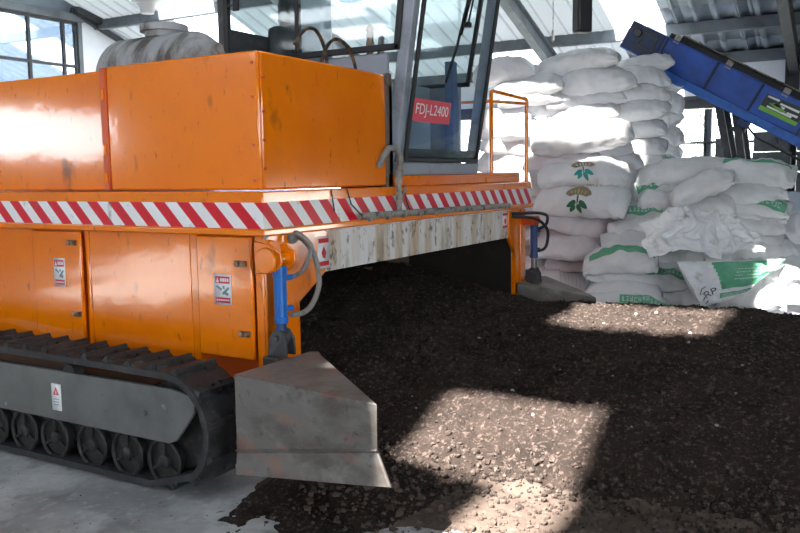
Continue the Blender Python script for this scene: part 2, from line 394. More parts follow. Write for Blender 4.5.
# gable wall with the window
m = MB()
m.box(6.46, 9.5, 9.0, 9.12, 0, 4.6); m.box(1.5, 6.46, 9.0, 9.12, 0, 2.2); struct(m.build('wall_back', M['wall']))
m = MB(); m.box(-4.4, 1.5, 9, 9.12, 0, 4.6); m.box(-12.1, -7.1, 9, 9.12, 0, 4.6); m.box(-7.1, -4.4, 9, 9.12, 2.35, 4.6); m.box(-7.1, -4.4, 9, 9.12, 0, 1.6)
struct(m.build('wall_back', M['added_wall']))  # unseen dark wall, its opening placed to throw a highlight on the hood
m = MB(); m.box(1.5, 6.46, 9.0, 9.1, 3.86, 4.12); struct(m.build('wall_back', M['gable']))
m = MB(); m.prism([(-12.1,9.02,4.58), (6.46,9.02,4.1), (6.46,9.02,3.98), (0,9.02,6.3), (-7.2,9.02,4.6)], (0,.06,0)); struct(m.build('wall_back', M['low_wall']))
m = MB()
for x in (1.5, 2.2, 2.9, 3.58, 4.26, 4.92, 5.55, 6.17, 6.40): m.box(x-.022, x+.022, 8.96, 9.02, 2.2, 3.76)
for z in (2.22, 3.06, 3.74): m.box(1.5, 6.42, 8.955, 9.02, z-.022, z+.022)
wf = struct(m.build('window_2', M['column']))
m = MB(); m.box(1.5, 6.4, 8.985, 8.993, 2.2, 3.75); m.build('pane', M['win_glass'], wf)
m = MB(); m.box(1.45, 6.52, 8.90, 9.0, 3.76, 3.88); m.box(6.42, 6.50, 8.93, 9.0, 2.2, 4.2); struct(m.build('trim_5', M['beam'], bevel=.005))
# gable truss: dark chord under the roof edge
m = MB(); m.bar((6.3, 8.92, zroof(6.3)-.13), (9.4, 8.92, zroof(9.4)-.13), .05, .09); m.bar((6.35, 8.84, 3.93), (6.95, 8.84, 3.78), .06, .10); struct(m.build('trim_6', M['column']))
# floor and yard
m = MB(); m.box(-12.1, 9.6, -9, 9.1, -.15, 0); struct(m.build('floor', M['concrete']))
m = MB()
for b in ((9.6, 60, -60, 60), (-60, -12.1, -60, 60), (-12.1, 9.6, -60, -9), (-12.1, 9.6, 9.1, 60)): m.box(b[0], b[1], b[2], b[3], -.3, -.03)
struct(m.build('ground', M['yard']))
# low wall on the open side with grey blocks on top, and a dark rail
m = MB(); m.box(9.15, 9.38, -6, -.28, 0, .985); struct(m.build('wall_right', M['low_wall'], bevel=.01))
rows = ((.985, 'lowest', 3), (1.25, 'middle', 2), (1.515, 'topmost', 1))
for z, nm, k in rows:
    b = MB(); b.box(9.13, 9.40, -1.235+.02*(k % 2), -.80+.012*k, z, z+.255)
    for yy in (-1.16, -1.08): b.box(9.12, 9.135, yy, yy+.05, z+.09, z+.16)
    tag(b.build('concrete_block', M['block'], bevel=.008, loc=(0,0,0)), f'dark grey block, {nm} of the three piled on the low wall beyond the white sacks', 'block', 'grey blocks on the low wall')
b = MB(); b.box(9.13, 9.40, -.57, -.33, .985, 1.265); tag(b.build('concrete_block', M['block'], bevel=.008), 'grey block under the small block on the low wall behind conveyor legs', 'block', 'grey blocks on the low wall')
b = MB(); b.box(9.13, 9.40, -.57, -.31, 1.265, 1.70); tag(b.build('concrete_block', M['block'], bevel=.008), 'upright grey block just behind the slanting conveyor legs', 'block', 'grey blocks on the low wall')
for k, z in enumerate((.985, 1.25, 1.515)):
    b = MB(); b.box(9.13, 9.40, -1.75, -1.31, z, z+.2); b.box(9.2, 9.4, -1.75, -1.29, z+.2, z+.255)
    tag(b.build('concrete_block', M['block'], bevel=.008), f'dark grey block at the right frame edge, {("lowest","middle","topmost")[k]} of its pile', 'block', 'grey blocks on the low wall')
m = MB(); m.cyl((9.42, -6, 1.66), (9.42, 3, 1.66), .018, 8); m.cyl((9.42, -6, 1.42), (9.42, 3, 1.42), .018, 8)
tag(m.build('railing', M['column']), 'thin dark horizontal rails along the open side behind the grey blocks', 'railing')

# trees and shrubs out in the glare
def tree(name, label, x, y, h, r, nleaf, cat, seed, z0=None):
    rng = random.Random(seed)
    t = empty(name, (x, y, -.03), label, cat, 'bushes and trees in the yard')
    tr = MB(); z0 = h*.35 if z0 is None else z0
    tr.tube([(x, y, -.05), (x+.05, y+.03, h*.4), (x-.02, y, h*.85)], [.05, .035, .012], 8)
    for k in range(7):
        a = rng.uniform(0, 6.28); b = h*rng.uniform(.35, .7)
        tr.tube([(x, y, b), (x+r*.5*math.cos(a), y+r*.5*math.sin(a), b+.25*h)], [.018, .006], 6)
    tr.build('trunk', M['bark'], t)
    lf = MB()
    for k in range(nleaf):
        d = Vector((rng.gauss(0,1), rng.gauss(0,1), rng.gauss(0,1))).normalized()*r*rng.random()**.4
        c = Vector((x+d.x, y+d.y, z0+(h-z0)*.5+d.z*(h-z0)*.5/r))
        n = Vector((rng.gauss(0,1), rng.gauss(0,1), rng.gauss(0,1))).normalized(); s = n.orthogonal().normalized(); u = n.cross(s)
        q = rng.uniform(.03, .06)
        lf.add([c-s*q, c+u*q*.5, c+s*q, c-u*q*.5], [(0,1,2,3)])
    lf.build('foliage', M['leaf'], t)
tree('shrub', 'pale leafy shrub glaring in the open bay left of the conveyor legs', 12.6, .45, 2.3, .75, 900, 'shrub', 1, .3)
tree('shrub', 'low pale shrub in the yard behind the conveyor legs', 12.3, -.75, 1.9, .6, 700, 'shrub', 2, .3)
tree('young_tree', 'thin young tree with bright trunk in the open bay', 11.6, .22, 3.4, .6, 500, 'tree', 3, 1.9)
tree('young_tree', 'bright tree in the yard beyond the grey blocks', 13.6, -2.0, 3.6, .9, 900, 'tree', 4, 1.2)

# hanging lamp at the left, under the roof
L = Vector((4.28, 5.12, 0)); zl = 3.20
t = empty('pendant_lamp', (L.x, L.y, zl), 'white round factory lamp hanging from the roof above the grey tank', 'lamp')
m = MB(); m.lathe([(0, .05), (.0, .085), (.07, .11), (.09, .20), (.125, .205), (.15, .06), (.24, .05), (.25, .01)], (L.x, L.y, zl), (0,0,1), 28); m.build('shade', M['lamp_white'], t)
m = MB(); m.lathe([(0, .08), (-.05, .075), (-.06, .02)], (L.x, L.y, zl), (0,0,1), 24); m.build('diffuser', M['white'], t)
m = MB(); m.cyl((L.x, L.y, zl+.24), (L.x, L.y, zroof(L.x)-.005), .012, 8); m.build('rod', M['beam'], t)
# thin hanging wires under the right-hand roof
m = MB(); m.tube([(7.55, 1.42, zroof(7.55)), (7.56, 1.42, 3.05)], .006, 6); m.lathe([(0,.004),(.02,.02),(.14,.018),(.16,.004)], (7.56,1.42,2.92), (0,0,1), 10)
tag(m.build('hanging_cord', M['pipe_dirty']), 'thin pale cord hanging from the roof over the sack pile', 'cord')
# ------------------------------------------------------------------ the compost turner
T = empty('compost_turner', (1.5, 1.2, 0), 'orange tracked compost turning machine with striped band and glass cab straddling the dark soil', 'machine')
def P(name, mb, mat, parent=T, bevel=.006, **k): return mb.build(name, M[mat] if isinstance(mat, str) else mat, parent, bevel=bevel, **k)
# upper hood: front section and rear section, with a raised seam between
m = MB(); m.box(0, .02, 0, .915, 1.21, 1.79); m.box(.02, 1.03, 0, .02, 1.21, 1.79); m.box(1.01, 1.03, .02, .915, 1.21, 1.79); m.box(.02, 1.01, .02, .915, 1.21, 1.555)
hood = P('front_hood', m, 'orange', bevel=.012)
m = MB(); m.box(.012, .03, .955, 2.5, 1.21, 1.775); m.box(1.01, 1.03, .955, 2.5, 1.21, 1.775); m.box(.03, 1.01, 2.48, 2.5, 1.21, 1.775); m.box(.03, 1.01, .955, 2.48, 1.21, 1.555); P('rear_hood', m, 'orange', bevel=.012)
m = MB(); m.box(-.006, .03, .915, .955, 1.21, 1.785); P('hood_seam', m, 'orange_deep')
for z in (1.27, 1.40, 1.66):
    m = MB(); m.cyl((-.008, .935, z-.025), (-.008, .935, z+.025), .010, 10); P('hinge', m, 'orange', bevel=0)
for z in (1.30, 1.42, 1.54, 1.68):
    m = MB(); m.cyl((.03, .002, z), (.03, -.008, z), .007, 8); P('rivet', m, 'orange_deep', hood, bevel=0)
for z in (1.25, 1.4, 1.6, 1.74):
    m = MB(); m.cyl((-.006, .03, z), (.002, .03, z), .007, 8); P('rivet', m, 'orange_deep', hood, bevel=0)
# deck beam that carries the tape
m = MB(); m.box(-.03, 3.05, -.03, 2.5, 1.035, 1.205); m.box(-.05, 3.05, -.05, 2.5, 1.018, 1.046); P('deck_beam', m, 'orange')
m = MB(); m.box(-.034, -.0305, -.034, 2.45, 1.048, 1.158); m.box(-.0305, 3.05, -.034, -.0305, 1.048, 1.158); P('reflective_tape', m, 'stripes', bevel=0)
m = MB(); m.box(1.05, 2.9, .0, .3, 1.205, 1.275); m.box(2.30, 2.86, -.01, .12, 1.205, 1.245); P('cab_step', m, 'orange')
# left lower body: recessed panels, doors, frame posts
m = MB()
m.box(.02, .235, .0, 2.5, .24, 1.02)
P('left_side_body', m, 'orange_deep')
m = MB(); m.box(0, .03, .42, 1.09, .30, 1.018); P('side_panel', m, 'orange', bevel=.006)
m = MB(); m.box(0, .03, 1.50, 2.45, .30, 1.018); P('side_panel', m, 'orange', bevel=.006)
for b in ((.004, .03, 1.095, 1.13), (-.003, .03, .37, .42), (-.004, .03, .0, .045)):
    m = MB(); m.box(*b, .30, 1.018); P('side_post', m, 'orange')
def latch(parent, y, z):
    l = MB(); l.box(-.034, -.022, y-.03, y+.03, z-.013, z+.013); l.cyl((-.034, y+.012, z), (-.044, y+.012, z), .012, 10); l.box(-.042, -.034, y-.03, y-.008, z-.006, z+.006)
    P('latch', l, 'latch', parent, bevel=.002)
def sticker(parent, o, ax, ay, nrm, w, h, kind='danger'):
    """small printed warning plate: o = top left, ax along, ay down"""
    o, ax, ay, nrm = map(Vector, (o, ax, ay, nrm))
    def q(x0, x1, y0, y1, d, mi): 
        return [o+ax*a*w+ay*b*h+nrm*d for a, b in ((x0,y0),(x1,y0),(x1,y1),(x0,y1))], mi
    s = MB()
    base = [o, o+ax*w, o+ax*w+ay*h, o+ay*h]; s.prism(base, nrm*.002, 0)
    def rect(x0,x1,y0,y1,mi,d=.0024):
        v,_ = q(x0,x1,y0,y1,d,mi); s.add(v, [(0,1,2,3)], mi)
    def poly(pts, mi, d=.0027): s.add([o+ax*a*w+ay*b*h+nrm*d for a,b in pts], [tuple(range(len(pts)))], mi)
    if kind == 'danger':
        rect(.08,.92,.07,.30,1); poly([(.13,.27),(.30,.27),(.215,.10)], 0)
        for i in range(4): rect(.37+.13*i,.47+.13*i,.13,.24,0,.0027)
        poly([(.12,.42),(.2,.36),(.48,.48),(.42,.55)],2); poly([(.45,.62),(.82,.40),(.9,.46),(.55,.68)],2); poly([(.5,.38),(.62,.38),(.62,.5),(.5,.46)],2); poly([(.62,.55),(.86,.62),(.80,.70),(.56,.64)],2)
        rect(.08,.92,.76,.93,1)
        for i in range(6): rect(.13+.13*i,.22+.13*i,.82,.87,0,.0027)
    elif kind == 'plate':
        poly([(.18,.42),(.82,.42),(.5,.10)],1); poly([(.45,.38),(.55,.38),(.5,.2)],0,.003)
        for k in range(3): rect(.2,.8,.56+.1*k,.60+.1*k,2)
    else:
        rect(.06,.94,.06,.2,1); poly([(.3,.5),(.5,.3),(.7,.5),(.62,.7),(.4,.66)],1); rect(.06,.94,.78,.92,1)
    return s.build('warning_sticker', [M['white'], M['red'], M['ink']], parent, sharp=180)
m = MB(); m.box(-.022, .0, 1.135, 1.50, .455, 1.010); d1 = P('access_door', m, 'orange', bevel=.008)
latch(d1, 1.185, .955); latch(d1, 1.175, .60)
sticker(d1, (-.0225, 1.335, .875), (0,-1,0), (0,0,-1), (-1,0,0), .085, .145)
m = MB(); m.box(-.022, .0, .05, .365, .475, 1.012); d2 = P('access_door', m, 'orange', bevel=.008)
latch(d2, .105, .895); latch(d2, .095, .59)
sticker(d2, (-.0225, .262, .845), (0,-1,0), (0,0,-1), (-1,0,0), .098, .135)
# left leg: front plate with a gusset towards the tunnel
m = MB(); m.prism([(0,-.012,.40), (.235,-.012,.40), (.235,-.012,.70), (.44,-.012,.815), (.46,-.012,1.018), (0,-.012,1.018)], (0,.03,0)); P('left_leg', m, 'orange')
m = MB(); m.box(.236, .244, .02, 2.4, .24, .98); P('leg_inner_plate', m, 'soiled_shade')
m = MB(); m.box(2.788, 2.799, .02, 2.4, .28, .98); P('leg_inner_plate', m, 'soiled_shade')
# right leg and body
m = MB(); m.prism([(2.68,-.012,.815), (2.80,-.012,.70), (2.80,-.012,.40), (2.965,-.012,.40), (2.965,-.012,1.018), (2.66,-.012,1.018)], (0,.03,0)); m.box(2.87, 2.965, -.022, -.012, .42, 1.01); P('right_leg', m, 'orange')
m = MB(); m.box(2.80, 2.965, .02, 2.4, .28, 1.018); P('right_side_body', m, 'orange')
m = MB(); m.box(.235, 2.8, 2.3, 2.4, .55, 1.018); P('added_rear_plate', m, 'rubber')  # plate added to close the rear so the tunnel stays dark
m = MB(); m.box(.235, 2.8, .02, 2.4, .98, 1.018); P('tunnel_roof', m, 'rust')
# rotor in the dark of the tunnel
m = MB(); m.cyl((.24, .95, .62), (2.79, .95, .62), .09, 20)
for k in range(26):
    a = k*2.4; x = .35+k*.092
    d = Vector((0, math.cos(a), math.sin(a))); m.bar(Vector((x,.95,.62))+d*.08, Vector((x,.95,.62))+d*.30, .05, .02, up=(1,0,0))
P('rotor', m, 'rust', bevel=0)
# weathered front plate
m = MB(); m.prism([(.44,.0,1.022), (2.69,.0,1.022), (2.69,.0,.815), (.44,.0,.815)], (0,.012,0)); m.box(.44, 2.69, -.02, .0, 1.008, 1.02)
fp = P('front_plate', m, 'plate', bevel=.003)
sticker(T, (.375,-.0125,.985), (1,0,0), (0,0,-1), (0,-1,0), .095, .15, 'notice')
sticker(fp, (2.575,-.001,1.0), (1,0,0), (0,0,-1), (0,-1,0), .10, .12, 'notice')
# spray pipe along the lower tape edge
m = MB(); m.cyl((.66, -.075, 1.068), (2.52, -.075, 1.050), .017, 12)
for k in range(11):
    x = .74+k*.17; m.cyl((x, -.075, 1.07), (x, -.075, 1.040), .010, 8); m.box(x-.02, x+.02, -.095, -.055, 1.055-.002*k, 1.078-.002*k)
m.tube([(1.03,-.075,1.07), (1.03,-.075,1.16), (1.035,-.07,1.235)], .014, 10); m.cyl((1.03,-.075,1.12), (1.03,-.075,1.165), .021, 6)
m.cyl((1.03,-.075,1.215), (1.035,-.07,1.25), .020, 6); m.bar((1.03,-.075,1.13), (1.10,-.075,1.20), .012, .012)
P('spray_pipe', m, 'pipe_dirty', bevel=0)
m = MB(); m.tube([(1.035,-.07,1.245),(1.055,-.07,1.30),(1.075,-.06,1.365),(1.045,-.05,1.41),(.99,-.04,1.405),(.945,-.03,1.36),(.935,-.01,1.31)], .017, 12)
m.tube([(1.035,-.07,1.25),(1.05,-.07,1.29)], .022, 10)
P('water_hose', m, 'hose_grey', bevel=0)
for pts in ([(.60,-.032,1.21),(.61,-.05,1.13),(.66,-.08,1.07)], [(.47,-.032,1.20),(.475,-.045,1.10)], [(1.15,-.032,1.21),(1.155,-.05,1.12),(1.16,-.07,1.07)]):
    m = MB(); m.tube(pts, .0035, 5); P('tie_wire', m, 'black', bevel=0)
# guard rail
m = MB(); r = .014
m.tube([(2.44,.02,1.25),(2.44,.02,1.79),(2.447,.02,1.812),(2.47,.02,1.818),(3.06,.02,1.81),(3.078,.02,1.80),(3.082,.02,1.78),(3.082,.02,1.06)], r, 12)
m.tube([(2.44,.02,1.75),(3.08,.02,1.775)], .012, 10)
m.tube([(2.44,.02,1.75),(2.44,.5,1.75),(2.44,.5,1.25)], .012, 10)
P('guard_rail', m, 'orange', bevel=0)
# brown hoses looping over the hood
m = MB()
def arc(pts): 
    # Catmull-Rom through the points
    P_ = [Vector(p) for p in pts]; P_ = [P_[0]*2-P_[1]] + P_ + [P_[-1]*2-P_[-2]]; out = []
    for i in range(1, len(P_)-2):
        for k in range(8):
            t = k/8; a, b, c, d = P_[i-1:i+3]
            out.append(.5*((2*b)+(c-a)*t+(2*a-5*b+4*c-d)*t*t+(3*b-a-3*c+d)*t**3))
    return out + [P_[-2]]
hz = MB(); hz.tube(arc([(.42,.12,1.875),(.47,.12,1.93),(.53,.12,1.965),(.60,.12,1.955),(.66,.12,1.88),(.69,.12,1.74)]), .009, 8); P('feed_hose', hz, 'hose_brown', bevel=0)
hz = MB(); hz.tube(arc([(.58,.10,1.76),(.64,.10,1.88),(.72,.10,1.935),(.81,.10,1.925),(.88,.10,1.86),(.93,.10,1.74)]), .009, 8); P('feed_hose', hz, 'hose_brown', bevel=0)

# cab -----------------------------------------------------------------
ZB, ZS, ZT = 1.275, 1.925, 2.80          # sill, window sill, roof
def yf(z): return -.005 - .155*max(0, z-ZB)      # the raked front
cab = MB()
cab.box(1.10, 2.15, .0, 1.20, ZB-.02, ZB+.02)                                  # floor
cab.box(1.10, 1.13, .03, 1.20, ZB, ZS-.015); cab.box(2.12, 2.15, .10, 1.20, ZB, ZS-.10)  # side panels
cab.box(1.10, 2.15, 1.17, 1.20, ZB, ZS)                                        # rear panel
cab.box(1.04, 2.24, -.36, 1.26, ZT-.03, ZT+.08)                                # roof
for x0, x1 in ((1.10, 1.165), (2.10, 2.15)):                                  # raked front pillars
    cab.prism([(x0, yf(ZB), ZB), (x0, yf(ZT), ZT), (x0, yf(ZT)+.07, ZT), (x0, yf(ZB)+.07, ZB)], (x1-x0, 0, 0))
cab.prism([(1.10, yf(ZB)-.01, ZB-.01), (1.10, yf(ZB+.06)-.01, ZB+.06), (1.10, .06, ZB+.06), (1.10, .06, ZB-.01)], (1.05, 0, 0))
CAB = P('cab', cab, 'grey_paint', bevel=.008)
for x0 in (1.098, 2.11):
    pb = MB(); pb.box(x0, x0+.05, 1.135, 1.20, ZS-.02, ZT); P('rear_pillar', pb, 'steel_dark', CAB)
m = MB(); m.box(2.03, 2.09, .10, .16, ZB, ZS+.05); P('inner_pillar', m, 'blue_grey', CAB)
m = MB(); m.box(1.06, 1.10, -.0, .02, ZB, 1.80); m.box(1.035,1.10,.0,.3,1.2,1.74); P('rusty_bracket', m, 'rust', CAB)
def frame(mb, pts, w, d, nrm):
    n = len(pts); nrm = Vector(nrm)
    for i in range(n):
        p, q = Vector(pts[i]), Vector(pts[(i+1) % n]); e = (q-p).normalized()
        mb.bar(p-e*w/2, q+e*w/2, d, w, up=nrm.cross(e))
ws = [(1.18, yf(ZB+.07)-.012, ZB+.075), (2.095, yf(ZB+.07)-.012, ZB+.075), (2.095, yf(ZT-.05)-.012, ZT-.05), (1.18, yf(ZT-.05)-.012, ZT-.05)]
m = MB(); frame(m, ws, .026, .02, (0,-1,0)); P('windshield_seal', m, 'black_seal', CAB)
m = MB(); m.prism(ws, (0,.006,0)); P('windshield', m, 'glass', CAB, bevel=0)
m = MB(); m.prism([(1.19, yf(ZB+.08)+.004, ZB+.085), (2.085, yf(ZB+.08)+.004, ZB+.085), (2.085, yf(ZB+.13)+.004, ZB+.135), (1.19, yf(ZB+.13)+.004, ZB+.135)], (0,.004,0)); P('windshield_band', m, 'black_seal', CAB, bevel=0)
sw = [(1.095, -.035, ZS+.012), (1.095, 1.13, ZS+.012), (1.095, 1.13, ZT-.06), (1.095, -.13, ZT-.06)]
m = MB(); frame(m, sw, .035, .02, (-1,0,0)); m.box(1.085, 1.105, .60, .622, ZS, ZT-.05); P('side_window_frame', m, 'black_seal', CAB)
m = MB(); m.prism(sw, (.006,0,0)); P('side_window', m, 'glass', CAB, bevel=0)
sr = [(2.135, .05, ZS-.09), (2.135, 1.13, ZS-.09), (2.135, 1.13, ZT-.06), (2.135, -.12, ZT-.06)]
m = MB(); frame(m, sr, .03, .02, (1,0,0)); P('side_window_frame', m, 'black_seal', CAB)
m = MB(); m.prism(sr, (.006,0,0)); P('side_window', m, 'glass', CAB, bevel=0)
m = MB(); m.box(1.15, 2.11, 1.178, 1.184, ZS, ZT-.05); P('rear_window', m, 'glass', CAB, bevel=0)
m = MB(); m.box(1.11, 1.60, 1.14, 1.165, ZS-.05, ZS+.22); P('rear_blind', m, 'steel_dark', CAB, bevel=0)
# inside
m = MB(); m.box(1.20, 2.10, .30, .36, ZB+.02, ZS-.10); P('dashboard', m, 'cab_inner', CAB)
m = MB(); m.box(1.42, 1.90, .62, 1.05, 1.52, 1.66); m.box(1.42, 1.90, .98, 1.10, 1.62, 2.20); m.box(1.50,1.82,.98,1.08,2.2,2.38); m.box(1.55,1.77,.7,1.0,ZB+.02,1.52); P('seat', m, 'seat', CAB, bevel=.04)
for x, zt, b in ((1.355, 2.06, 0), (1.24, 2.10, 1)):
    m = MB(); m.tube([(x-.03,.26,1.55), (x-.005,.25,1.78), (x+.02,.24,zt-.16)], .011, 8); m.lathe([(0,.014),(.02,.018),(.13,.019),(.16,.015),(.165,.004)], (x+.02,.24,zt-.17), (.1,-.02,1), 14)
    if b:
        for k in range(4): m.lathe([(0,.012),(.01,.022),(.03,.022),(.04,.012)], (x+.025,.238,zt-.16+k*.038), (.1,-.02,1), 12)
    P('control_lever', m, 'brown_grip' if b else 'hose_grey', CAB, bevel=0)
m = MB(); m.lathe([(0,.02),(.0,.10),(.02,.12),(.06,.10),(.09,.02)], (1.30,.40,2.30), (-.5,-.4,.55), 24); m.cyl((1.27,.37,2.36),(1.27,.37,2.79),.012,8); P('blue_hood', m, 'sky_blue', CAB, bevel=0)
m = MB(); m.box(1.19,1.29,.50,.66,ZS-.1,2.32); P('console_post', m, 'cab_inner', CAB, bevel=.02)
m = MB(); m.box(1.08, 1.094, 1.02, 1.065, 2.23, 2.30); m.box(1.08,1.094,1.02,1.12,2.262,2.272); P('window_latch', m, 'black_seal', CAB, bevel=.004)
# wiper
m = MB()
def wsp(x, z, o=.03): return (x, yf(z)-.012-o, z)
m.tube([wsp(1.70,2.62), wsp(1.67,2.30), wsp(1.60,2.05)], [.009,.008,.006], 6); m.tube([wsp(1.72,2.62), wsp(1.70,2.32), wsp(1.665,2.11)], .006, 6)
m.tube([wsp(1.675,2.36,.018), wsp(1.595,2.0,.015), wsp(1.515,1.78,.012)], .009, 6); m.box(1.645,1.69,yf(2.1)-.055,yf(2.1)-.02,2.10,2.13)
P('wiper', m, 'black_seal', CAB, bevel=0)
# red model plate behind the glass
xs0, xs1, zs0, zs1 = 1.175, 1.635, 1.555, 1.677
def gl(x, z, o): return Vector((x, yf(z)-.012-o, z))
m = MB(); m.prism([gl(xs0,zs0,.001), gl(xs1+.01,zs0,.001), gl(xs1,zs1,.001), gl(xs0,zs1,.001)], (0,-.002,0))
SG = P('model_sign', m, 'sign_red', CAB, bevel=0)
def letters(txt, width, mapf, name, mat, parent, shear=0):
    cu = bpy.data.curves.new('letters', 'FONT'); cu.body = txt; cu.size = 1; cu.shear = shear; cu.resolution_u = 4
    o = bpy.data.objects.new('letters', cu); COL.objects.link(o)
    me = bpy.data.meshes.new_from_object(o.evaluated_get(bpy.context.evaluated_depsgraph_get()))
    vs = [v.co.copy() for v in me.vertices]; fs = [tuple(p.vertices) for p in me.polygons]
    bpy.data.objects.remove(o); bpy.data.meshes.remove(me); bpy.data.curves.remove(cu)
    x0, x1 = min(v.x for v in vs), max(v.x for v in vs); y0, y1 = min(v.y for v in vs), max(v.y for v in vs)
    mb = MB(); mb.add([mapf((v.x-x0)/(x1-x0), (v.y-y0)/(y1-y0)) for v in vs], fs)
    o = mb.build(name, M[mat], parent, sharp=180); return o
letters('FDJ-L2400', 1, lambda a, b: gl(xs0+.05+a*.385, zs0+.022+b*.075, .0042), 'model_number', 'white', SG)

# rear-view mirror on an arm
m = MB(); m.tube([(2.14,-.20,2.62),(2.55,-.36,2.66),(2.86,-.46,2.62),(2.87,-.46,2.5)], .014, 10); P('mirror_arm', m, 'black_seal', bevel=0)
m = MB(); m.obox((2.875,-.46,2.37), (.045,-.035,0), (.03,.035,0), (0,0,.16)); P('rear_mirror', m, 'black_seal', bevel=.015)

# hydraulic cylinders with hoses --------------------------------------
def lift(x, y, zt, zb, zc, matc, brown):
    """zt pin at the top, zc lower end of the barrel, zb foot pin"""
    m = MB(); m.cyl((x, y, zt-.02), (x, y, zc), .027, 24); m.cyl((x,y,zt-.04),(x,y,zt),.030,24); m.cyl((x,y,zc),(x,y,zc+.03),.030,24)
    for z in (zt-.05, zc+.06): m.cyl((x+.02,y-.01,z),(x+.055,y-.02,z),.012,10)
    c = P('lift_cylinder', m, matc, bevel=.003)
    m = MB(); m.cyl((x,y,zc+.01),(x,y,zb+.03),.022,16); P('piston_rod', m, 'blue_dark' if not brown else 'chrome', c, bevel=0)
    m = MB()
    m.cyl((x-.02,y,zb+.02),(x+.02,y,zb+.02),.035,20)
    for s in (-.035,.022): m.prism([(x+s,y-.05,zb-.055),(x+s,y+.05,zb-.055),(x+s,y+.04,zb+.02),(x+s,y+.015,zb+.055),(x+s,y-.02,zb+.055),(x+s,y-.045,zb+.015)], (.013,0,0))
    m.cyl((x-.05,y,zb+.02),(x+.05,y,zb+.02),.014,12); P('clevis', m, 'steel_dark', c, bevel=.003)
    return c
C1 = lift(-.030, -.11, .895, .575, .655, 'blue', False)
m = MB(); m.prism([(-.075,-.012,.86),(-.075,-.12,.875),(-.075,-.155,.91),(-.075,-.15,.955),(-.075,-.10,.985),(-.075,-.012,1.0)], (.014,0,0)); m.prism([(.018,-.012,.86),(.018,-.12,.875),(.018,-.155,.91),(.018,-.15,.955),(.018,-.10,.985),(.018,-.012,1.0)], (.014,0,0))
m.cyl((-.10,-.105,.925),(.045,-.105,.925),.024,16); m.lathe([(0,.0),(.001,.052),(.012,.055),(.02,.055)], (-.125,-.105,.925), (1,0,0), 24); P('cylinder_bracket', m, 'orange', bevel=.004)
m = MB(); m.tube(arc([(.20,-.012,1.0),(.215,-.05,.985),(.20,-.10,.94),(.13,-.12,.875),(.07,-.125,.85),(.02,-.13,.845)]), .010, 10); P('hydraulic_hose', m, 'hose_grey', bevel=0)
m = MB(); m.tube(arc([(.155,-.012,1.02),(.17,-.06,1.015),(.205,-.10,.96),(.225,-.12,.86),(.215,-.13,.78),(.165,-.13,.71),(.10,-.13,.682),(.02,-.13,.685)]), .012, 10); P('hydraulic_hose', m, 'hose_grey', bevel=0)
m = MB(); m.tube(arc([(-.06,-.06,1.01),(.02,-.03,1.03),(.10,-.02,1.035)]), .006, 8); m.cyl((.18,-.013,1.0),(.18,-.03,1.0),.030,16); P('hose_fitting', m, 'hose_grey', bevel=0)
C2 = lift(2.93, -.10, .90, .530, .655, 'blue_dark', True)
m = MB(); m.box(2.885,2.965,-.13,-.02,.895,.96); m.cyl((2.87,-.10,.93),(2.985,-.10,.93),.03,16); P('cylinder_bracket', m, 'orange_deep', bevel=.004)
m = MB(); m.tube(arc([(2.70,-.02,.985),(2.78,-.16,.99),(2.90,-.20,.97),(2.99,-.18,.93),(3.02,-.15,.885),(2.95,-.11,.86)]), .011, 10); P('hydraulic_hose', m, 'hose_black', bevel=0)
m = MB(); m.tube(arc([(2.70,-.02,.965),(2.78,-.16,.95),(2.91,-.20,.88),(3.0,-.18,.80),(3.02,-.15,.72),(2.95,-.11,.70)]), .011, 10); P('hydraulic_hose', m, 'hose_black', bevel=0)

# plows ---------------------------------------------------------------
m = MB(); zt_, zb_ = .552, .185
a, b, c, d = (-.494,-.254), (-.576,-.915), (.02,-.295), (.0,-.245)
top = [(*a,zt_), (*b,zt_-.004), (-.087,-.356,zt_), (-.03,-.30,zt_), (-.043,-.262,zt_)]
za, zc_ = .262, .392                       # the lower crease climbs towards the tip
bot = [(*a,za), (*b,zc_), (-.087,-.356,.30), (-.03,-.30,.27), (-.043,-.262,.265)]
m.add(top+bot, [(0,1,2,3,4), (9,8,7,6,5)] + [(i, i+5, (i+1) % 5+5, (i+1) % 5) for i in range(5)])
la, lb = (a[0]-.012, a[1], .178), (b[0]-.02, b[1]-.06, .290)
m.prism([(*a,za), (*b,zc_), lb, la], (.014,.004,0))
m.prism([(*b,zc_), (-.087,-.356,.30), (-.08,-.40,.20), lb], (0,.014,0))
m.bar((a[0]-.004,a[1],za+.006),(b[0]-.004,b[1],zc_+.006),.010,.007)
pl = P('plow', m, 'steel', bevel=.006); pl['label'] = 'grey steel plow at the near leg'
m = MB(); m.box(-.03,.02,-.26,.0,.44,.50); P('plow_hinge', m, 'steel_dark', pl)
m = MB()
tp = [(2.78,-.03,.488), (2.905,-.575,.395), (3.0,-.50,.405), (3.38,-.03,.470), (3.30,.0,.475)]
m.prism(tp, (.0,.0,-.27)); 
pr = P('plow', m, 'steel', bevel=.008); pr['label'] = 'grey steel plow at the far leg'

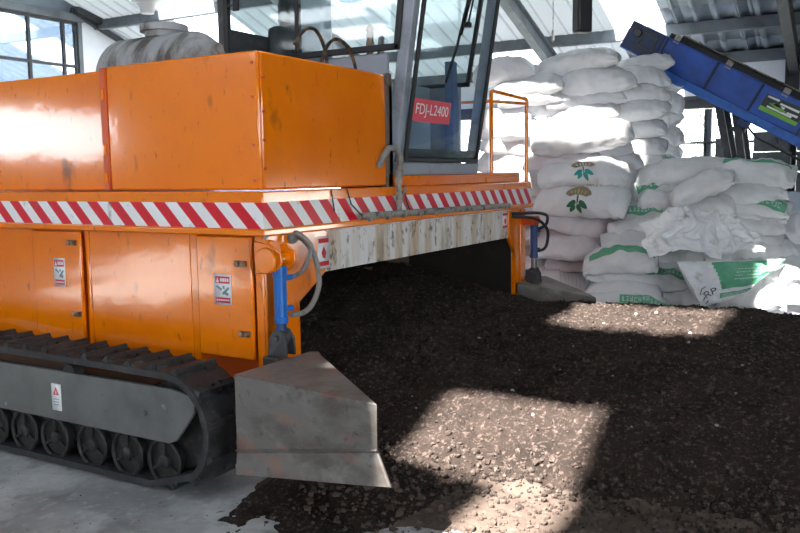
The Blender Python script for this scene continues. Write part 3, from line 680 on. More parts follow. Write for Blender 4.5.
# tracks --------------------------------------------------------------
def track_path():
    """closed loop in (y, z), outside line of the belt"""
    y0, y1 = .17, 2.35; pts = []
    pts += [(y1 - t*(y1-y0), .497+.010*math.sin(3*t)) for t in np.linspace(0, 1, 40)]
    for t in np.linspace(0, 1, 14)[1:]:
        ang = math.pi/2 + t*math.radians(140); pts.append((y0+.225*math.cos(ang), .262+.235*math.sin(ang)))
    e = pts[-1]; pts += [(e[0]+(.27-e[0])*t, e[1]*(1-t)+.008*t) for t in np.linspace(0, 1, 6)[1:]]
    pts += [(.27+t*(2.2-.27), .008) for t in np.linspace(0, 1, 40)[1:]]
    for t in np.linspace(0, 1, 16)[1:-1]:
        ang = -math.pi/2 + t*math.pi; pts.append((2.2+.2*math.cos(ang)+.15*t*(1-t)*2, .2525+.2445*math.sin(ang)))
    return pts
TP = track_path()
def track(x0, x1, full=True):
    # resample evenly
    V = [Vector((0, y, z)) for y, z in TP]; n0 = len(V)
    seg = [(V[(i+1) % n0]-V[i]).length for i in range(n0)]; tot = sum(seg); n = 176; pts = []
    i = 0; acc = 0
    for k in range(n):
        s = tot*k/n
        while acc+seg[i] < s: acc += seg[i]; i += 1
        pts.append(V[i].lerp(V[(i+1) % n0], (s-acc)/max(seg[i], 1e-9)))
    nr = []
    for k in range(n):
        t = (pts[(k+1) % n]-pts[k-1]).normalized(); nr.append(Vector((0, t.z, -t.y)))
    c = sum(pts, Vector())/n
    if nr[0].dot(pts[0]-c) < 0: nr = [-q for q in nr]
    m = MB(); vs = []
    th = .028
    for k in range(n):
        for x, o in ((x0,0),(x1,0),(x1,-th),(x0,-th)):
            vs.append((x, pts[k].y+nr[k].y*o, pts[k].z+nr[k].z*o))
    fs = []
    for k in range(n):
        j = (k+1) % n
        for q in range(4): fs.append((k*4+q, k*4+(q+1) % 4, j*4+(q+1) % 4, j*4+q))
    m.add(vs, fs)
    for k in range(0, n, 4):                      # lugs: chevron bars, low shoulder and tall rib
        t = (pts[(k+1) % n]-pts[k-1]).normalized(); nn = nr[k]
        if pts[k].z < .02: continue
        def bar(xa, xb, h, wl, wt):
            p = pts[k]
            q = [p-t*wl/2-nn*.004, p+t*wl/2-nn*.004, p+t*wt/2+nn*h, p-t*wt/2+nn*h]
            m.prism([(xa, v.y, v.z) for v in q], (xb-xa, 0, 0))
        bar(x0+.006, x1-.006, .026, .034, .012); bar(x0+.012, x0+.07, .012, .075, .05); bar(x1-.08, x1-.012, .012, .075, .05)
        if k % 8 == 0: bar(x0+.11, x0+.13, .018, .05, .04)
    o = P('track_belt', m, 'rubber', bevel=0)
    if not full: return o
    m = MB()
    gp = [(1.9,.432),(.15,.43),(.05,.415),(.022,.385),(.03,.345),(.13,.22),(.17,.205),(1.9,.212)]
    m.prism([(x0+.012,y,z) for y,z in gp], (.016,0,0)); m.cyl((x0+.012,.295,.315),(x0+.0,.295,.315),.011,6); m.cyl((x0+.012,.55,.36),(x0+.006,.55,.36),.004,8)
    g = P('track_guard', m, 'track_plate', bevel=.004)
    sticker(g, (x0+.0115,.876,.372), (0,-1,0), (0,0,-1), (-1,0,0), .062, .120, 'plate')
    m = MB(); m.box(x0+.07, x1, .30, 2.2, .10, .42); P('track_frame', m, 'black_seal')
    for y in (.217,.432,.65,.895,1.107,1.32,1.54,1.75):
        w = MB(); z = .117; xo = x0+.028
        ring = [(xo, y+.086*math.cos(a_), z+.092*math.sin(a_)) for a_ in np.linspace(0, 2*math.pi, 28, endpoint=False)]
        w.tube(ring, .008, 8, closed=True)
        w.cyl((xo+.012,y,z),(xo+.10,y,z),.082,28); w.lathe([(0,.016),(.006,.028),(.03,.032),(.05,.034)], (xo-.012,y,z), (1,0,0), 16)
        for q in range(3):
            a_ = math.pi/2+q*2*math.pi/3; w.bar((xo+.004,y+.02*math.cos(a_),z+.02*math.sin(a_)),(xo+.004,y+.082*math.cos(a_),z+.082*math.sin(a_)),.012,.012,up=(1,0,0))
        P('road_wheel', w, 'wheel', bevel=0)
    for y in (.767, 1.5):
        w = MB(); w.lathe([(0,.02),(.0,.04),(.03,.045),(.06,.045)], (x0+.02,y,.425), (1,0,0), 18); P('carrier_roller', w, 'wheel', bevel=0)
    w = MB(); w.cyl((x0+.07,.175,.265),(x1-.03,.175,.265),.19,28); P('idler_wheel', w, 'wheel', bevel=.01)
    return o
track(-.43, -.19)
track(3.23, 3.47, False)
m = MB(); m.box(2.96, 3.09, .9, 1.6, .2, .35); m.box(-.06, .05, .5, 2.0, .2, .38); P('track_mount', m, 'black_seal')

# water tank on the hood
t = empty('water_tank', (.52, 1.08, 1.79), 'dusty grey ribbed plastic tank lying on the orange hood', 'tank')
m = MB(); prof = []
Y0, Y1, rr = .70, 1.43, .225
for s in np.linspace(0, 1, 90):
    y = Y0+(Y1-Y0)*s; e = min(s, 1-s)*(Y1-Y0)
    r_ = rr*min(1, math.sqrt(max(0, 1-(1-min(e/.13,1))**2.2)))
    if .14 < e: r_ -= .008*max(0, math.sin(s*46))**4
    prof.append((y-Y0, max(r_, .012)))
m.lathe(prof, (.52, Y0, 1.79), (0,1,0), 36); m.build('tank_body', M['tank'], t, sharp=50)
m = MB(); m.lathe([(0,.10),(.03,.10),(.03,.125),(.062,.125),(.068,.115),(.07,.02)], (.52,1.05,2.0), (0,0,1), 30); m.build('tank_cap', M['tank'], t)
m = MB(); m.cyl((.52,.735,1.90),(.52,.68,1.915),.04,16); m.cyl((.52,.69,1.91),(.52,.665,1.915),.028,14); m.build('tank_outlet', M['tank'], t)
# ------------------------------------------------------------------ the compost
XP = [-.60, -.26, -.14, 0, .20, .27, .45, .75, 1.2, 1.8, 2.3, 2.75, 3.0, 3.2, 3.45, 3.7]
ZP = [-.02, -.012, .012, .022, .032, .065, .135, .225, .325, .40, .425, .385, .31, .19, .06, -.02]
def sstep(a, b, x):
    t = np.clip((x-a)/(b-a), 0, 1); return t*t*(3-2*t)
def vnoise(x, y, s, seed):
    """smooth value noise on arrays"""
    rng = np.random.default_rng(seed); tab = rng.random((256, 256))
    x = x*s+100; y = y*s+100; xi = np.floor(x).astype(int); yi = np.floor(y).astype(int); fx = x-xi; fy = y-yi
    fx = fx*fx*(3-2*fx); fy = fy*fy*(3-2*fy)
    g = lambda a, b: tab[a % 256, b % 256]
    return (g(xi,yi)*(1-fx)+g(xi+1,yi)*fx)*(1-fy)+(g(xi,yi+1)*(1-fx)+g(xi+1,yi+1)*fx)*fy - .5
def soil_h(x, y, fine=True):
    under = sstep(-.95, -.6, y)*(1-sstep(-.2, -.08, y))  # dark soil spread under the plow, partly in place of its shadow
    xe = x + .16*sstep(-1.0, -.35, y)*sstep(-.15, .15, x)*(1-sstep(.3, 1.2, x)) + (.10*vnoise(x, y, 2.2, 4) + (.16*vnoise(x, y, 6, 14) + .12*vnoise(x, y, 19, 15) + .06*vnoise(x, y, 45, 16))*(1-sstep(.0,.3,x)))*(1-sstep(.5, 1.5, x))
    xe = xe + .30*under*(1-sstep(-.1, .25, x)); h = np.interp(xe, XP, ZP)
    h = h + .26*sstep(-.35, .75, y)*sstep(.25, .9, x)*(1-sstep(2.2, 2.75, x))
    h = h - .07*sstep(-.55, -.1, y)*sstep(2.5, 2.9, x)
    inside = sstep(-.12, .02, y)
    lim = sstep(.16, .30, x)*(1-sstep(2.72, 2.84, x))
    h = h*(1-inside*(1-lim)) - .03*inside*(1-lim)
    a = np.clip(h/.08, 0, 1)
    h = h + a*(.045*vnoise(x, y, 3, 1) + .03*vnoise(x, y, 8, 2))
    if fine: h = h + np.clip(h/.022, 0, 1)*(.65+.35*sstep(.2, .35, xe))*(.018*vnoise(x, y, 22, 3) + .017*vnoise(x, y, 48, 5) + .012*np.abs(vnoise(x, y, 90, 6)))
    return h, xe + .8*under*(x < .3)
gx = np.arange(-.6, 3.7, .0125); gy = np.concatenate([np.arange(-6, -2.6, .06), np.arange(-2.6, .6, .0125), np.arange(.6, 2.3, .04)])
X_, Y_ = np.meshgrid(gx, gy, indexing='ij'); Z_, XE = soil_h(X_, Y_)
nx, ny = X_.shape
vs = np.stack([X_, Y_, Z_], -1).reshape(-1, 3)
ii, jj = np.meshgrid(np.arange(nx-1), np.arange(ny-1), indexing='ij'); k0 = ii*ny+jj
q = np.stack([k0, k0+ny, k0+ny+1, k0+1], -1).reshape(-1, 4)
keep = Z_.reshape(-1)[q].max(1) > -.004
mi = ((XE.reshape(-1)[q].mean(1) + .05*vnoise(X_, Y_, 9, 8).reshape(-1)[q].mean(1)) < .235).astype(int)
q, mi = q[keep], mi[keep]
me = bpy.data.meshes.new('compost_heap'); me.from_pydata(vs, [], q.tolist())
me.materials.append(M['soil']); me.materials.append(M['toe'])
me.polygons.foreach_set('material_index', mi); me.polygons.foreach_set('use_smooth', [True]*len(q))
o = bpy.data.objects.new('compost_heap', me); COL.objects.link(o)
tag(o, 'long low heap of dark crumbly compost running under the orange machine', 'compost', kind='stuff')
def clods(name, n, place, mat, label, seed):
    rng = np.random.default_rng(seed); b = bmesh.new(); bmesh.ops.create_icosphere(b, subdivisions=1, radius=1)
    bv = np.array([v.co for v in b.verts]); bf = np.array([[v.index for v in f.verts] for f in b.faces]); b.free()
    V, F = [], []
    pts = place(rng, n)
    for i, (x, y, r) in enumerate(pts):
        z = float(soil_h(np.array(x), np.array(y), True)[0]); z = max(z, 0)
        s = r*rng.uniform(.6, 1.25, 3)*[1, 1, .85]
        w = bv*(1+rng.uniform(-.25, .25, (len(bv), 1)))*s
        a = rng.uniform(0, 6.28); c_, s_ = math.cos(a), math.sin(a)
        w = np.stack([w[:,0]*c_-w[:,1]*s_, w[:,0]*s_+w[:,1]*c_, w[:,2]], -1) + [x, y, z+r*.35]
        V.append(w); F.append(bf+len(bv)*i)
    me = bpy.data.meshes.new(name); me.from_pydata(np.concatenate(V), [], np.concatenate(F).tolist()); me.materials.append(M[mat])
    o = bpy.data.objects.new(name, me); COL.objects.link(o); tag(o, label, 'clods', kind='stuff')
def pl_heap(rng, n):
    x = rng.uniform(.0, 3.1, n); y = rng.uniform(-2.5, .1, n); r = .003+.008*rng.random(n)**3
    return [(a, b, c) for a, b, c in zip(x, y, r) if not (b > -.1 and (a < .3 or a > 2.7))]
def pl_toe(rng, n):
    y = rng.uniform(-2.3, -.35, n); x = .25+rng.normal(0, .09, n) - .14*sstep(-1.0, -.35, y) - .10*vnoise(np.full(n, .2), y, 2.2, 4); r = .005+.017*rng.random(n)**3.5
    return list(zip(x, y, r))
def pl_floor(rng, n):
    y = rng.uniform(-1.9, -.30, n); x = -.20+np.abs(rng.normal(0, .16, n))*np.where(rng.random(n) < .35, -1, 1); r = .003+.014*rng.random(n)**3
    return list(zip(x, y, r))
def pl_peb(rng, n):
    x = rng.uniform(.2, 2.6, n); y = rng.uniform(-2.2, -.2, n); r = .004+.008*rng.random(n)**2; return list(zip(x, y, r))
clods('compost_crumbs', 6500, pl_heap, 'clod', 'dark crumbs and small lumps scattered over the compost heap', 1)
clods('toe_clods', 900, pl_toe, 'clod', 'larger lumps rolled to the foot of the compost heap', 2)
clods('floor_crumbs', 1100, pl_floor, 'toe', 'light crumbs spilled on the concrete beside the heap', 3)
clods('pebbles', 45, pl_peb, 'pebble', 'few pale pebbles on the dark compost', 4)
def pl_far(rng, n):
    y = rng.uniform(-1.7, 2.2, n); x = rng.uniform(-2.2, -.5, n); r = .002+.005*rng.random(n)**3; return list(zip(x, y, r))
clods('floor_grit', 260, pl_far, 'toe', 'fine dark grit on the concrete floor by the track', 5)

# ------------------------------------------------------------------ sacks
class Sack:
    def __init__(s, L, D, T, seed, crumple=1.0):
        s.L, s.D, s.T, s.seed, s.cr = L, D, T, seed, crumple
        rng = random.Random(seed)
        s.bend = rng.uniform(-.05, .02); s.ph = rng.uniform(0, 6.28); s.sag = rng.uniform(.015, .05); s.skew = rng.uniform(-.05, .05); s.tap = rng.uniform(-.28, .28)
        # arc length along the front of the cross-section, top (0) to bottom
        th = np.linspace(math.pi/2, 3*math.pi/2, 200); P_ = np.array([s.sec(t) for t in th]); d = np.linalg.norm(np.diff(P_, axis=0), axis=1)
        s.arc = np.concatenate([[0], np.cumsum(d)]); s.th = th
    def sec(s, t, n=2.4):
        c, q = math.cos(t), math.sin(t)
        return (s.D/2*math.copysign(abs(c)**(2/n), c), s.T/2*math.copysign(abs(q)**(2/n), q))
    def P(s, a, t):
        y, z = s.sec(t)
        e = (max(0, 1-abs(a)**2.7)**.64*.96 + .04)*(1+s.tap*a)
        fl = 1 if abs(a) < .97 else .6
        z *= e*fl; y *= 1-.07*a*a+.03*abs(a)**6
        x = a*s.L/2*(1-.02*math.cos(2*t))
        if abs(a) > .93: z += .012*s.cr*math.sin(t*5+s.ph)
        z += s.bend*(a*a)*4*s.T - s.sag*(2*y/s.D)**2*(1 if y < 0 else .4) + s.skew*x*y
        v = Vector((x, y, z)); k = Vector((s.seed*3.7, s.seed*1.3, 0))
        r = Vector((0, y, z)); r = r.normalized() if r.length > 1e-5 else Vector((0,0,1))
        w = noise.noise(v*5+k)*.030 + noise.noise(Vector((v.x*16, v.y*7, v.z*7))+k)*.014*s.cr + noise.noise(v*22+k)*.007*s.cr
        ridg = 1-abs(noise.noise(Vector((v.x*9, v.y*5, v.z*14))+k*2))*2
        w += .022*s.cr*ridg*min(1, .35+abs(a)**2)
        # gathers running in from the sewn ends
        w += .010*s.cr*abs(a)**4*math.sin(t*9+s.ph)
        return v + r*w
    def mesh(s, na=40, nb=44):
        m = MB(); A = [math.sin(math.pi/2*u)*.35+u*.65 for u in np.linspace(-1, 1, na)]
        vs = [s.P(a, 2*math.pi*j/nb) for a in A for j in range(nb)]
        fs = [(i*nb+j, i*nb+(j+1) % nb, (i+1)*nb+(j+1) % nb, (i+1)*nb+j) for i in range(na-1) for j in range(nb)]
        fs += [tuple(range(nb)), tuple(range((na-1)*nb, na*nb))]
        m.add(vs, fs); return m
    def surf(s, p, q, off=.003):
        """p metres along from the middle, q metres down the front from the top ridge"""
        a = 2*p/s.L; t = float(np.interp(q, s.arc, s.th)); e = .02
        v = s.P(a, t); n = (s.P(a+e, t)-s.P(a-e, t)).cross(s.P(a, t+e)-s.P(a, t-e)).normalized()
        c = Vector((0, v.y, v.z))
        if n.dot(c) < 0: n = -n
        return v+n*off
    def patch(s, m, p0, p1, q0, q1, nu, nv, off=.003, wob=0):
        def fn(u, v):
            p = p0+(p1-p0)*u; q = q0+(q1-q0)*v
            return s.surf(p, q + wob*noise.noise(Vector((p*12, q*3, s.seed))), off)
        return m.grid(fn, nu, nv)
    def blob(s, m, c, pts, off=.0045, rings=3):
        """star-shaped outline pts (relative to c) laid on the surface"""
        n = len(pts); vs = [s.surf(c[0], c[1], off)]
        for r in range(1, rings+1):
            vs += [s.surf(c[0]+x*r/rings, c[1]+y*r/rings, off) for x, y in pts]
        fs = [(0, 1+i, 1+(i+1) % n) for i in range(n)]
        for r in range(rings-1):
            b = 1+r*n; fs += [(b+i, b+n+i, b+n+(i+1) % n, b+(i+1) % n) for i in range(n)]
        return m.add(vs, fs)
def ell(rx, ry, rot=0, n=18, lo=0, hi=2*math.pi):
    o = []
    for k in range(n):
        t = lo+(hi-lo)*k/(n-1 if hi-lo < 6.2 else n); x, y = rx*math.cos(t), ry*math.sin(t)
        o.append((x*math.cos(rot)-y*math.sin(rot), x*math.sin(rot)+y*math.cos(rot)))
    return o
def leaf(l, w, rot):
    o = []
    for k in range(16):
        t = 2*math.pi*k/16; x, y = l/2*math.cos(t), w/2*math.sin(t)*(1-.35*math.cos(t))
        o.append((x*math.cos(rot)-y*math.sin(rot), x*math.sin(rot)+y*math.cos(rot)))
    return o
def decorate(s, o, deco):
    def part(m, nm, mat): 
        c = m.build(nm, M[mat], o, sharp=180); return c
    H = s.arc[-1]
    if deco in ('treeU', 'treeL'):
        q0 = .115 if deco == 'treeU' else .13; px = 0 if deco == 'treeU' else -.02; k = 1.2 if deco == 'treeU' else 1.3
        m = MB(); dome = [(x, -abs(y)) for x, y in ell(.085*k, .066*k, 0, 22, math.pi, 2*math.pi)] + [(.055*k, .018*k), (.02*k, .006*k), (-.02*k, .006*k), (-.055*k, .018*k)]
        s.blob(m, (px, q0), dome, .004, 4); part(m, 'crown_print', 'logo_brown')
        m = MB()
        for x in (-.045, -.02, .02, .045): s.blob(m, (px+x*k, q0-.012*k), leaf(.030*k, .008*k, math.pi/2+x*12), .0055, 2)
        s.blob(m, (px, q0-.018*k), leaf(.05*k, .009*k, math.pi/2), .0055, 2); part(m, 'branch_print', 'mint' if deco == 'treeU' else 'logo_yellow')
        g = 'logo_teal' if deco == 'treeU' else 'logo_green'
        m = MB(); s.blob(m, (px, q0+.035*k), leaf(.06*k, .010*k, math.pi/2), .0045, 3)
        for x, y, r, l in ((-.040, .062, 2.6, .07), (.040, .062, .55, .07), (.018, .090, 1.1, .065), (-.03, .086, 2.2, .05)): s.blob(m, (px+x*k, q0+y*k), leaf(l*k, .030*k, r), .0048, 3)
        part(m, 'leaf_print', g)
        m = MB(); rng = random.Random(5); qq = q0-.105 if deco == 'treeL' else q0+.165
        for i in range(8):
            x = px-.03+.022*i*k
            yy = qq + .012*math.cos(i*.6)
            for _ in range(3): s.blob(m, (x+rng.uniform(-.006,.006), yy+rng.uniform(-.01,.012)), leaf(.026, .009, rng.uniform(0,3.1)), .005, 2)
        if deco == 'treeL': part(m, 'lettering', 'logo_yellow')
    elif deco.startswith('green'):
        x0, x1, q0, q1 = {'green': (-.42, .42, .05, .15), 'greentop': (-.40, .46, .02, .085), 'greentext': (-.12, .47, .05, .12), 'greenedge': (-.44, .42, .015, .05)}[deco]
        x0 *= s.L; x1 *= s.L; sc_ = H/.40; q0 *= sc_; q1 *= sc_
        m = MB(); s.patch(m, x0, x1, q0, q1, 26, 7, .003, .03); part(m, 'green_band', 'green')
        if deco in ('greentext', 'green'):
            m = MB(); rng = random.Random(int(s.seed*10)); x = x0+.02; w_ = .026
            while x < x1-.04:
                qa, qb = q0+(q1-q0)*.25, q0+(q1-q0)*.78
                wv = .03*noise.noise(Vector((x*12, qa*3, s.seed)))
                for (a, b, c, d) in rng.sample([(0,.25,0,1),(.75,1,0,1),(0,1,0,.2),(0,1,.8,1),(0,1,.42,.6),(.38,.62,0,1)], 3):
                    s.patch(m, x+a*w_*.8, x+b*w_*.8, qa+c*(qb-qa)+wv, qa+d*(qb-qa)+wv, 2, 3, .0055)
                x += w_*1.2
            part(m, 'pale_lettering', 'mint')
    elif deco == 'lines':
        m = MB()
        for k in range(6):
            x = -.06+.035*k; m.tube([s.surf(x+.05*t, .04+.16*t, .002) for t in np.linspace(0, 1, 8)], .0012, 4)
        part(m, 'printed_lines', 'ink')
    elif deco == 'leafsmall':
        m = MB(); s.blob(m, (-.12, .10), leaf(.05, .022, 1.2), .004, 2); s.blob(m, (-.105, .075), leaf(.045, .02, 2.1), .004, 2); part(m, 'leaf_print', 'logo_green')
        m = MB(); s.patch(m, .02, .09, .09, .105, 4, 3, .004); part(m, 'dark_print', 'ink')
SACKS = (
    (5.429, 1.202, 2.34, -66, 0.641, 0.46, 0.26, 8, 10, 'sack', '', 'big pale sack on top of the tall pile, just right of the cab', 'AL'),
    (5.727, 1.007, 2.314, -67, 0.512, 0.46, 0.167, 2, 8, 'sack', '', 'small-looking sack wedged at the top of the tall pile between two large ones', 'AL'),
    (5.382, 0.917, 2.153, -76, 0.76, 0.46, 0.202, 7, 10, 'sack', '', 'white woven sack, third from the top of the pile behind the guard rail', 'AL'),
    (5.387, 0.864, 2.048, -63, 0.719, 0.46, 0.173, 4, 8, 'sack', '', 'white woven sack, fourth from the top of the pile behind the guard rail', 'AL'),
    (5.537, 0.833, 1.955, -74, 0.592, 0.46, 0.162, -6, 8, 'sack', '', 'white woven sack, sixth from the top of the pile behind the guard rail', 'AL'),
    (5.405, 1.225, 2.031, -67, 0.455, 0.46, 0.15, 3, 8, 'sack', '', 'white woven sack, fifth from the top of the pile behind the guard rail', 'AL'),
    (5.293, 1.155, 1.882, -67, 0.585, 0.46, 0.173, 4, 8, 'sack', '', 'white woven sack, seventh from the top of the pile behind the guard rail', 'AL'),
    (5.233, 1.096, 1.779, -73, 0.626, 0.46, 0.249, 4, 14, 'sack', '', 'white woven sack, eighth from the top of the pile behind the guard rail', 'AL'),
    (5.179, 0.868, 1.699, -62, 0.505, 0.46, 0.185, 2, 10, 'sack', '', 'white woven sack, ninth from the top of the pile behind the guard rail', 'AL'),
    (5.189, 1.001, 1.568, -63, 0.666, 0.46, 0.183, 2, 8, 'sack', '', 'white woven sack, tenth from the top of the pile behind the guard rail', 'AL'),
    (5.177, 1.017, 1.41, -75, 0.622, 0.46, 0.23, -3, 12, 'sack', '', 'white woven sack, eleventh from the top of the pile behind the guard rail', 'AL'),
    (5.176, 0.995, 1.223, -66, 0.666, 0.46, 0.221, 0, 8, 'sack', '', 'white woven sack, twelfth from the top of the pile behind the guard rail', 'AL'),
    (5.727, 0.505, 2.388, -80, 0.859, 0.46, 0.277, 12, 8, 'sack', '', 'long bluish sack lying highest on the pile, arching up to the right', 'AR'),
    (5.674, 0.36, 2.189, -73, 0.911, 0.46, 0.29, 9, 14, 'sack', '', 'plump bright sack under the highest one on the pile', 'AR'),
    (6.295, 0.003, 2.396, -69, 0.648, 0.46, 0.166, 6, 8, 'sack', '', 'shaded sack at the pile top under the lower end of the conveyor head', 'AR'),
    (6.023, -0.068, 2.233, -68, 0.585, 0.46, 0.234, -4, 12, 'sack', '', 'bright sack below the conveyor end at the upper right of the pile', 'AR'),
    (5.638, 0.399, 2.036, -67, 0.804, 0.46, 0.197, 3, 8, 'sack', '', 'white woven sack, sixth from the top of the tall sunlit pile', 'AR'),
    (5.915, -0.067, 2.069, -68, 0.626, 0.46, 0.202, 2, 10, 'sack', 'leafsmall', 'white woven sack, fifth from the top of the tall sunlit pile', 'AR'),
    (5.569, 0.375, 1.87, -80, 0.728, 0.46, 0.221, 5, 14, 'sack', '', 'white woven sack, eighth from the top of the tall sunlit pile', 'AR'),
    (5.811, -0.087, 1.897, -81, 0.666, 0.46, 0.2, 0, 10, 'sack', '', 'white woven sack, seventh from the top of the tall sunlit pile', 'AR'),
    (5.858, -0.047, 1.72, -77, 0.666, 0.46, 0.205, 4, 12, 'sack', '', 'white woven sack, ninth from the top of the tall sunlit pile', 'AR'),
    (5.752, -0.068, 1.541, -79, 0.684, 0.46, 0.195, -6, 14, 'sack', '', 'white woven sack, tenth from the top of the tall sunlit pile', 'AR'),
    (5.696, -0.135, 1.363, -78, 0.548, 0.46, 0.202, 10, 12, 'sack', '', 'white woven sack, eleventh from the top of the tall sunlit pile', 'AR'),
    (6.625, -0.177, 2.225, -76, 0.405, 0.46, 0.221, -10, 6, 'sack_dusty', '', 'dusty grey-white sack, first from the top of the grey column right of the tall pile', 'AE'),
    (6.587, -0.21, 2.03, -70, 0.379, 0.46, 0.246, -15, 6, 'sack_dusty', '', 'dusty grey-white sack, second from the top of the grey column right of the tall pile', 'AE'),
    (6.566, -0.198, 1.841, -70, 0.356, 0.46, 0.246, 12, 6, 'sack_dusty', '', 'dusty grey-white sack, third from the top of the grey column right of the tall pile', 'AE'),
    (6.576, -0.221, 1.662, -69, 0.356, 0.46, 0.233, -8, 6, 'sack_dusty', '', 'dusty grey-white sack, fourth from the top of the grey column right of the tall pile', 'AE'),
    (6.529, -0.214, 1.483, -84, 0.356, 0.46, 0.246, 10, 6, 'sack_dusty', '', 'dusty grey-white sack, fifth from the top of the grey column right of the tall pile', 'AE'),
    (6.019, -0.24, 1.303, -69, 0.495, 0.46, 0.232, 12, 6, 'sack_dusty', 'green', 'dusty grey-white sack, sixth from the top of the grey column right of the tall pile', 'AE'),
    (4.785, 0.152, 1.61, -71, 0.922, 0.44, 0.278, 6, 20, 'sack', '', 'plump half sunlit sack crowning the front stack above the tree prints', 'B'),
    (4.823, 0.307, 1.401, -76, 0.757, 0.44, 0.218, -3, 10, 'sack_lilac', '', 'shaded sack pressed between the crowning sack and upper tree print', 'B'),
    (4.656, 0.089, 1.29, -71, 0.811, 0.44, 0.194, 3, 20, 'sack', 'treeU', 'sack with a brown and teal tree print, upper of the two', 'B'),
    (4.53, 0.046, 1.045, -80, 0.805, 0.44, 0.245, -4, 24, 'sack', 'treeL', 'sack with a brown crown and dark green leaves print, lower of the two', 'B'),
    (4.614, 0.173, 0.858, -63, 0.717, 0.44, 0.249, -10, 12, 'sack_lilac', '', 'lilac grey sack directly under the two tree prints', 'B'),
    (4.935, -0.05, 0.776, -69, 0.35, 0.44, 0.22, -12, 10, 'sack_lilac', '', 'short crumpled sack end beside the sack under the tree prints', 'B'),
    (4.68, 0.136, 0.691, -78, 0.666, 0.44, 0.168, -6, 10, 'sack_lilac', '', 'lilac tinged white sack, seventh from the top of the front stack', 'B'),
    (4.513, 0.184, 0.611, -67, 0.617, 0.44, 0.181, 2, 12, 'sack_lilac', '', 'lilac tinged white sack, eighth from the top of the front stack', 'B'),
    (4.635, 0.158, 0.482, -80, 0.481, 0.44, 0.15, 0, 10, 'sack_lilac', '', 'lilac tinged white sack, ninth from the top of the front stack', 'B'),
    (4.509, 0.19, 0.32, -80, 0.557, 0.44, 0.181, -8, 18, 'sack', 'lines', 'lowest sack of the front stack, with fine grey slanting lines', 'B'),
    (5.295, 0.006, 1.475, -77, 0.38, 0.44, 0.202, 24, 10, 'sack', '', 'white woven sack, first from the top of the column right of the tree prints', 'M'),
    (5.329, -0.141, 1.397, -67, 0.294, 0.44, 0.173, -20, 8, 'sack', '', 'white woven sack, second from the top of the column right of the tree prints', 'M'),
    (5.247, -0.108, 1.23, -66, 0.441, 0.44, 0.173, -8, 8, 'plastic', '', 'crumpled white sack, third from the top of the column right of the tree prints', 'M'),
    (5.222, -0.231, 1.109, -83, 0.355, 0.44, 0.15, -10, 8, 'plastic', '', 'crumpled white sack, fourth from the top of the column right of the tree prints', 'M'),
    (5.178, -0.226, 0.991, -84, 0.373, 0.44, 0.15, 8, 8, 'plastic', '', 'crumpled white sack, fifth from the top of the column right of the tree prints', 'M'),
    (5.049, -0.205, 0.874, -77, 0.35, 0.44, 0.15, 0, 8, 'plastic', '', 'crumpled white sack, sixth from the top of the column right of the tree prints', 'M'),
    (5.037, 0.674, 1.183, -76, 0.56, 0.44, 0.253, -20, 14, 'sack', '', 'white woven sack, first from the top of the stack behind the far leg', 'L'),
    (4.85, 0.622, 0.901, -63, 0.532, 0.44, 0.26, -10, 8, 'sack_lilac', '', 'lilac tinged white sack, second from the top of the stack behind the far leg', 'L'),
    (4.831, 0.563, 0.697, -61, 0.549, 0.44, 0.186, 4, 8, 'sack_lilac', '', 'lilac tinged white sack, third from the top of the stack behind the far leg', 'L'),
    (4.861, 0.593, 0.547, -72, 0.549, 0.44, 0.174, -4, 8, 'sack', '', 'white woven sack, fourth from the top of the stack behind the far leg', 'L'),
    (4.706, 0.544, 0.408, -69, 0.501, 0.44, 0.175, -3, 10, 'sack', '', 'white woven sack, fifth from the top of the stack behind the far leg', 'L'),
    (4.682, 0.585, 0.092, -67, 0.501, 0.44, 0.183, 0, 8, 'sack_lilac', '', 'lilac tinged white sack, sixth from the top of the stack behind the far leg', 'L'),
    (4.791, -0.487, 0.918, -75, 0.468, 0.44, 0.15, 0, 10, 'sack_dusty', 'green', 'dusty sack with a broad green band on its top, between front and right stacks', 'C'),
    (4.59, -0.494, 0.794, -76, 0.626, 0.44, 0.15, 8, 12, 'plastic', '', 'slumped pale sack lying above the green banded row', 'C'),
    (4.44, -0.456, 0.69, -72, 0.584, 0.44, 0.15, 8, 10, 'sack_dusty', '', 'flat dusty sack under the crumpled empty sack', 'C'),
    (4.238, -0.374, 0.551, -78, 0.612, 0.44, 0.192, 6, 16, 'sack_dusty', 'greentop', 'sack with a pointed left ear and green band along its top edge', 'C'),
    (4.32, -0.508, 0.408, -76, 0.847, 0.44, 0.185, -4, 12, 'sack_dusty', 'greentext', 'long low sack with green lettered band at its upper right', 'C'),
    (4.164, -0.441, 0.31, -84, 0.622, 0.44, 0.15, -3, 10, 'sack_dusty', '', 'plain sack between the two green lettered sacks of the low stack', 'C'),
    (4.382, -0.861, 0.255, -77, 0.53, 0.44, 0.17, -4, 10, 'sack_dusty', '', 'plain low sack below the open green printed sack', 'C'),
    (4.015, -0.506, 0.22, -73, 0.612, 0.44, 0.15, -4, 14, 'sack_dusty', 'greentext', 'lowest sack on the soil edge, with an arched green lettered band', 'C'),
    (4.611, -0.691, 0.533, -86, 0.605, 0.44, 0.177, 2, 10, 'sack_dusty', '', 'plain sack peeping out between the crumpled and the open empty sacks', 'C'),
    (5.123, -0.776, 1.259, -80, 0.949, 0.44, 0.232, 3, 16, 'sack_dusty', '', 'largest sack draped over the top left of the right-hand stack', 'D'),
    (5.145, -1.319, 1.252, -86, 0.63, 0.44, 0.207, -7, 14, 'sack_dusty', 'greenedge', 'top right sack of the right-hand stack with a faint green hem', 'D'),
    (5.055, -0.465, 1.139, -73, 0.401, 0.44, 0.213, 14, 10, 'sack_dusty', 'green', 'sack end with a pale green band at the left foot of the largest draped sack', 'D'),
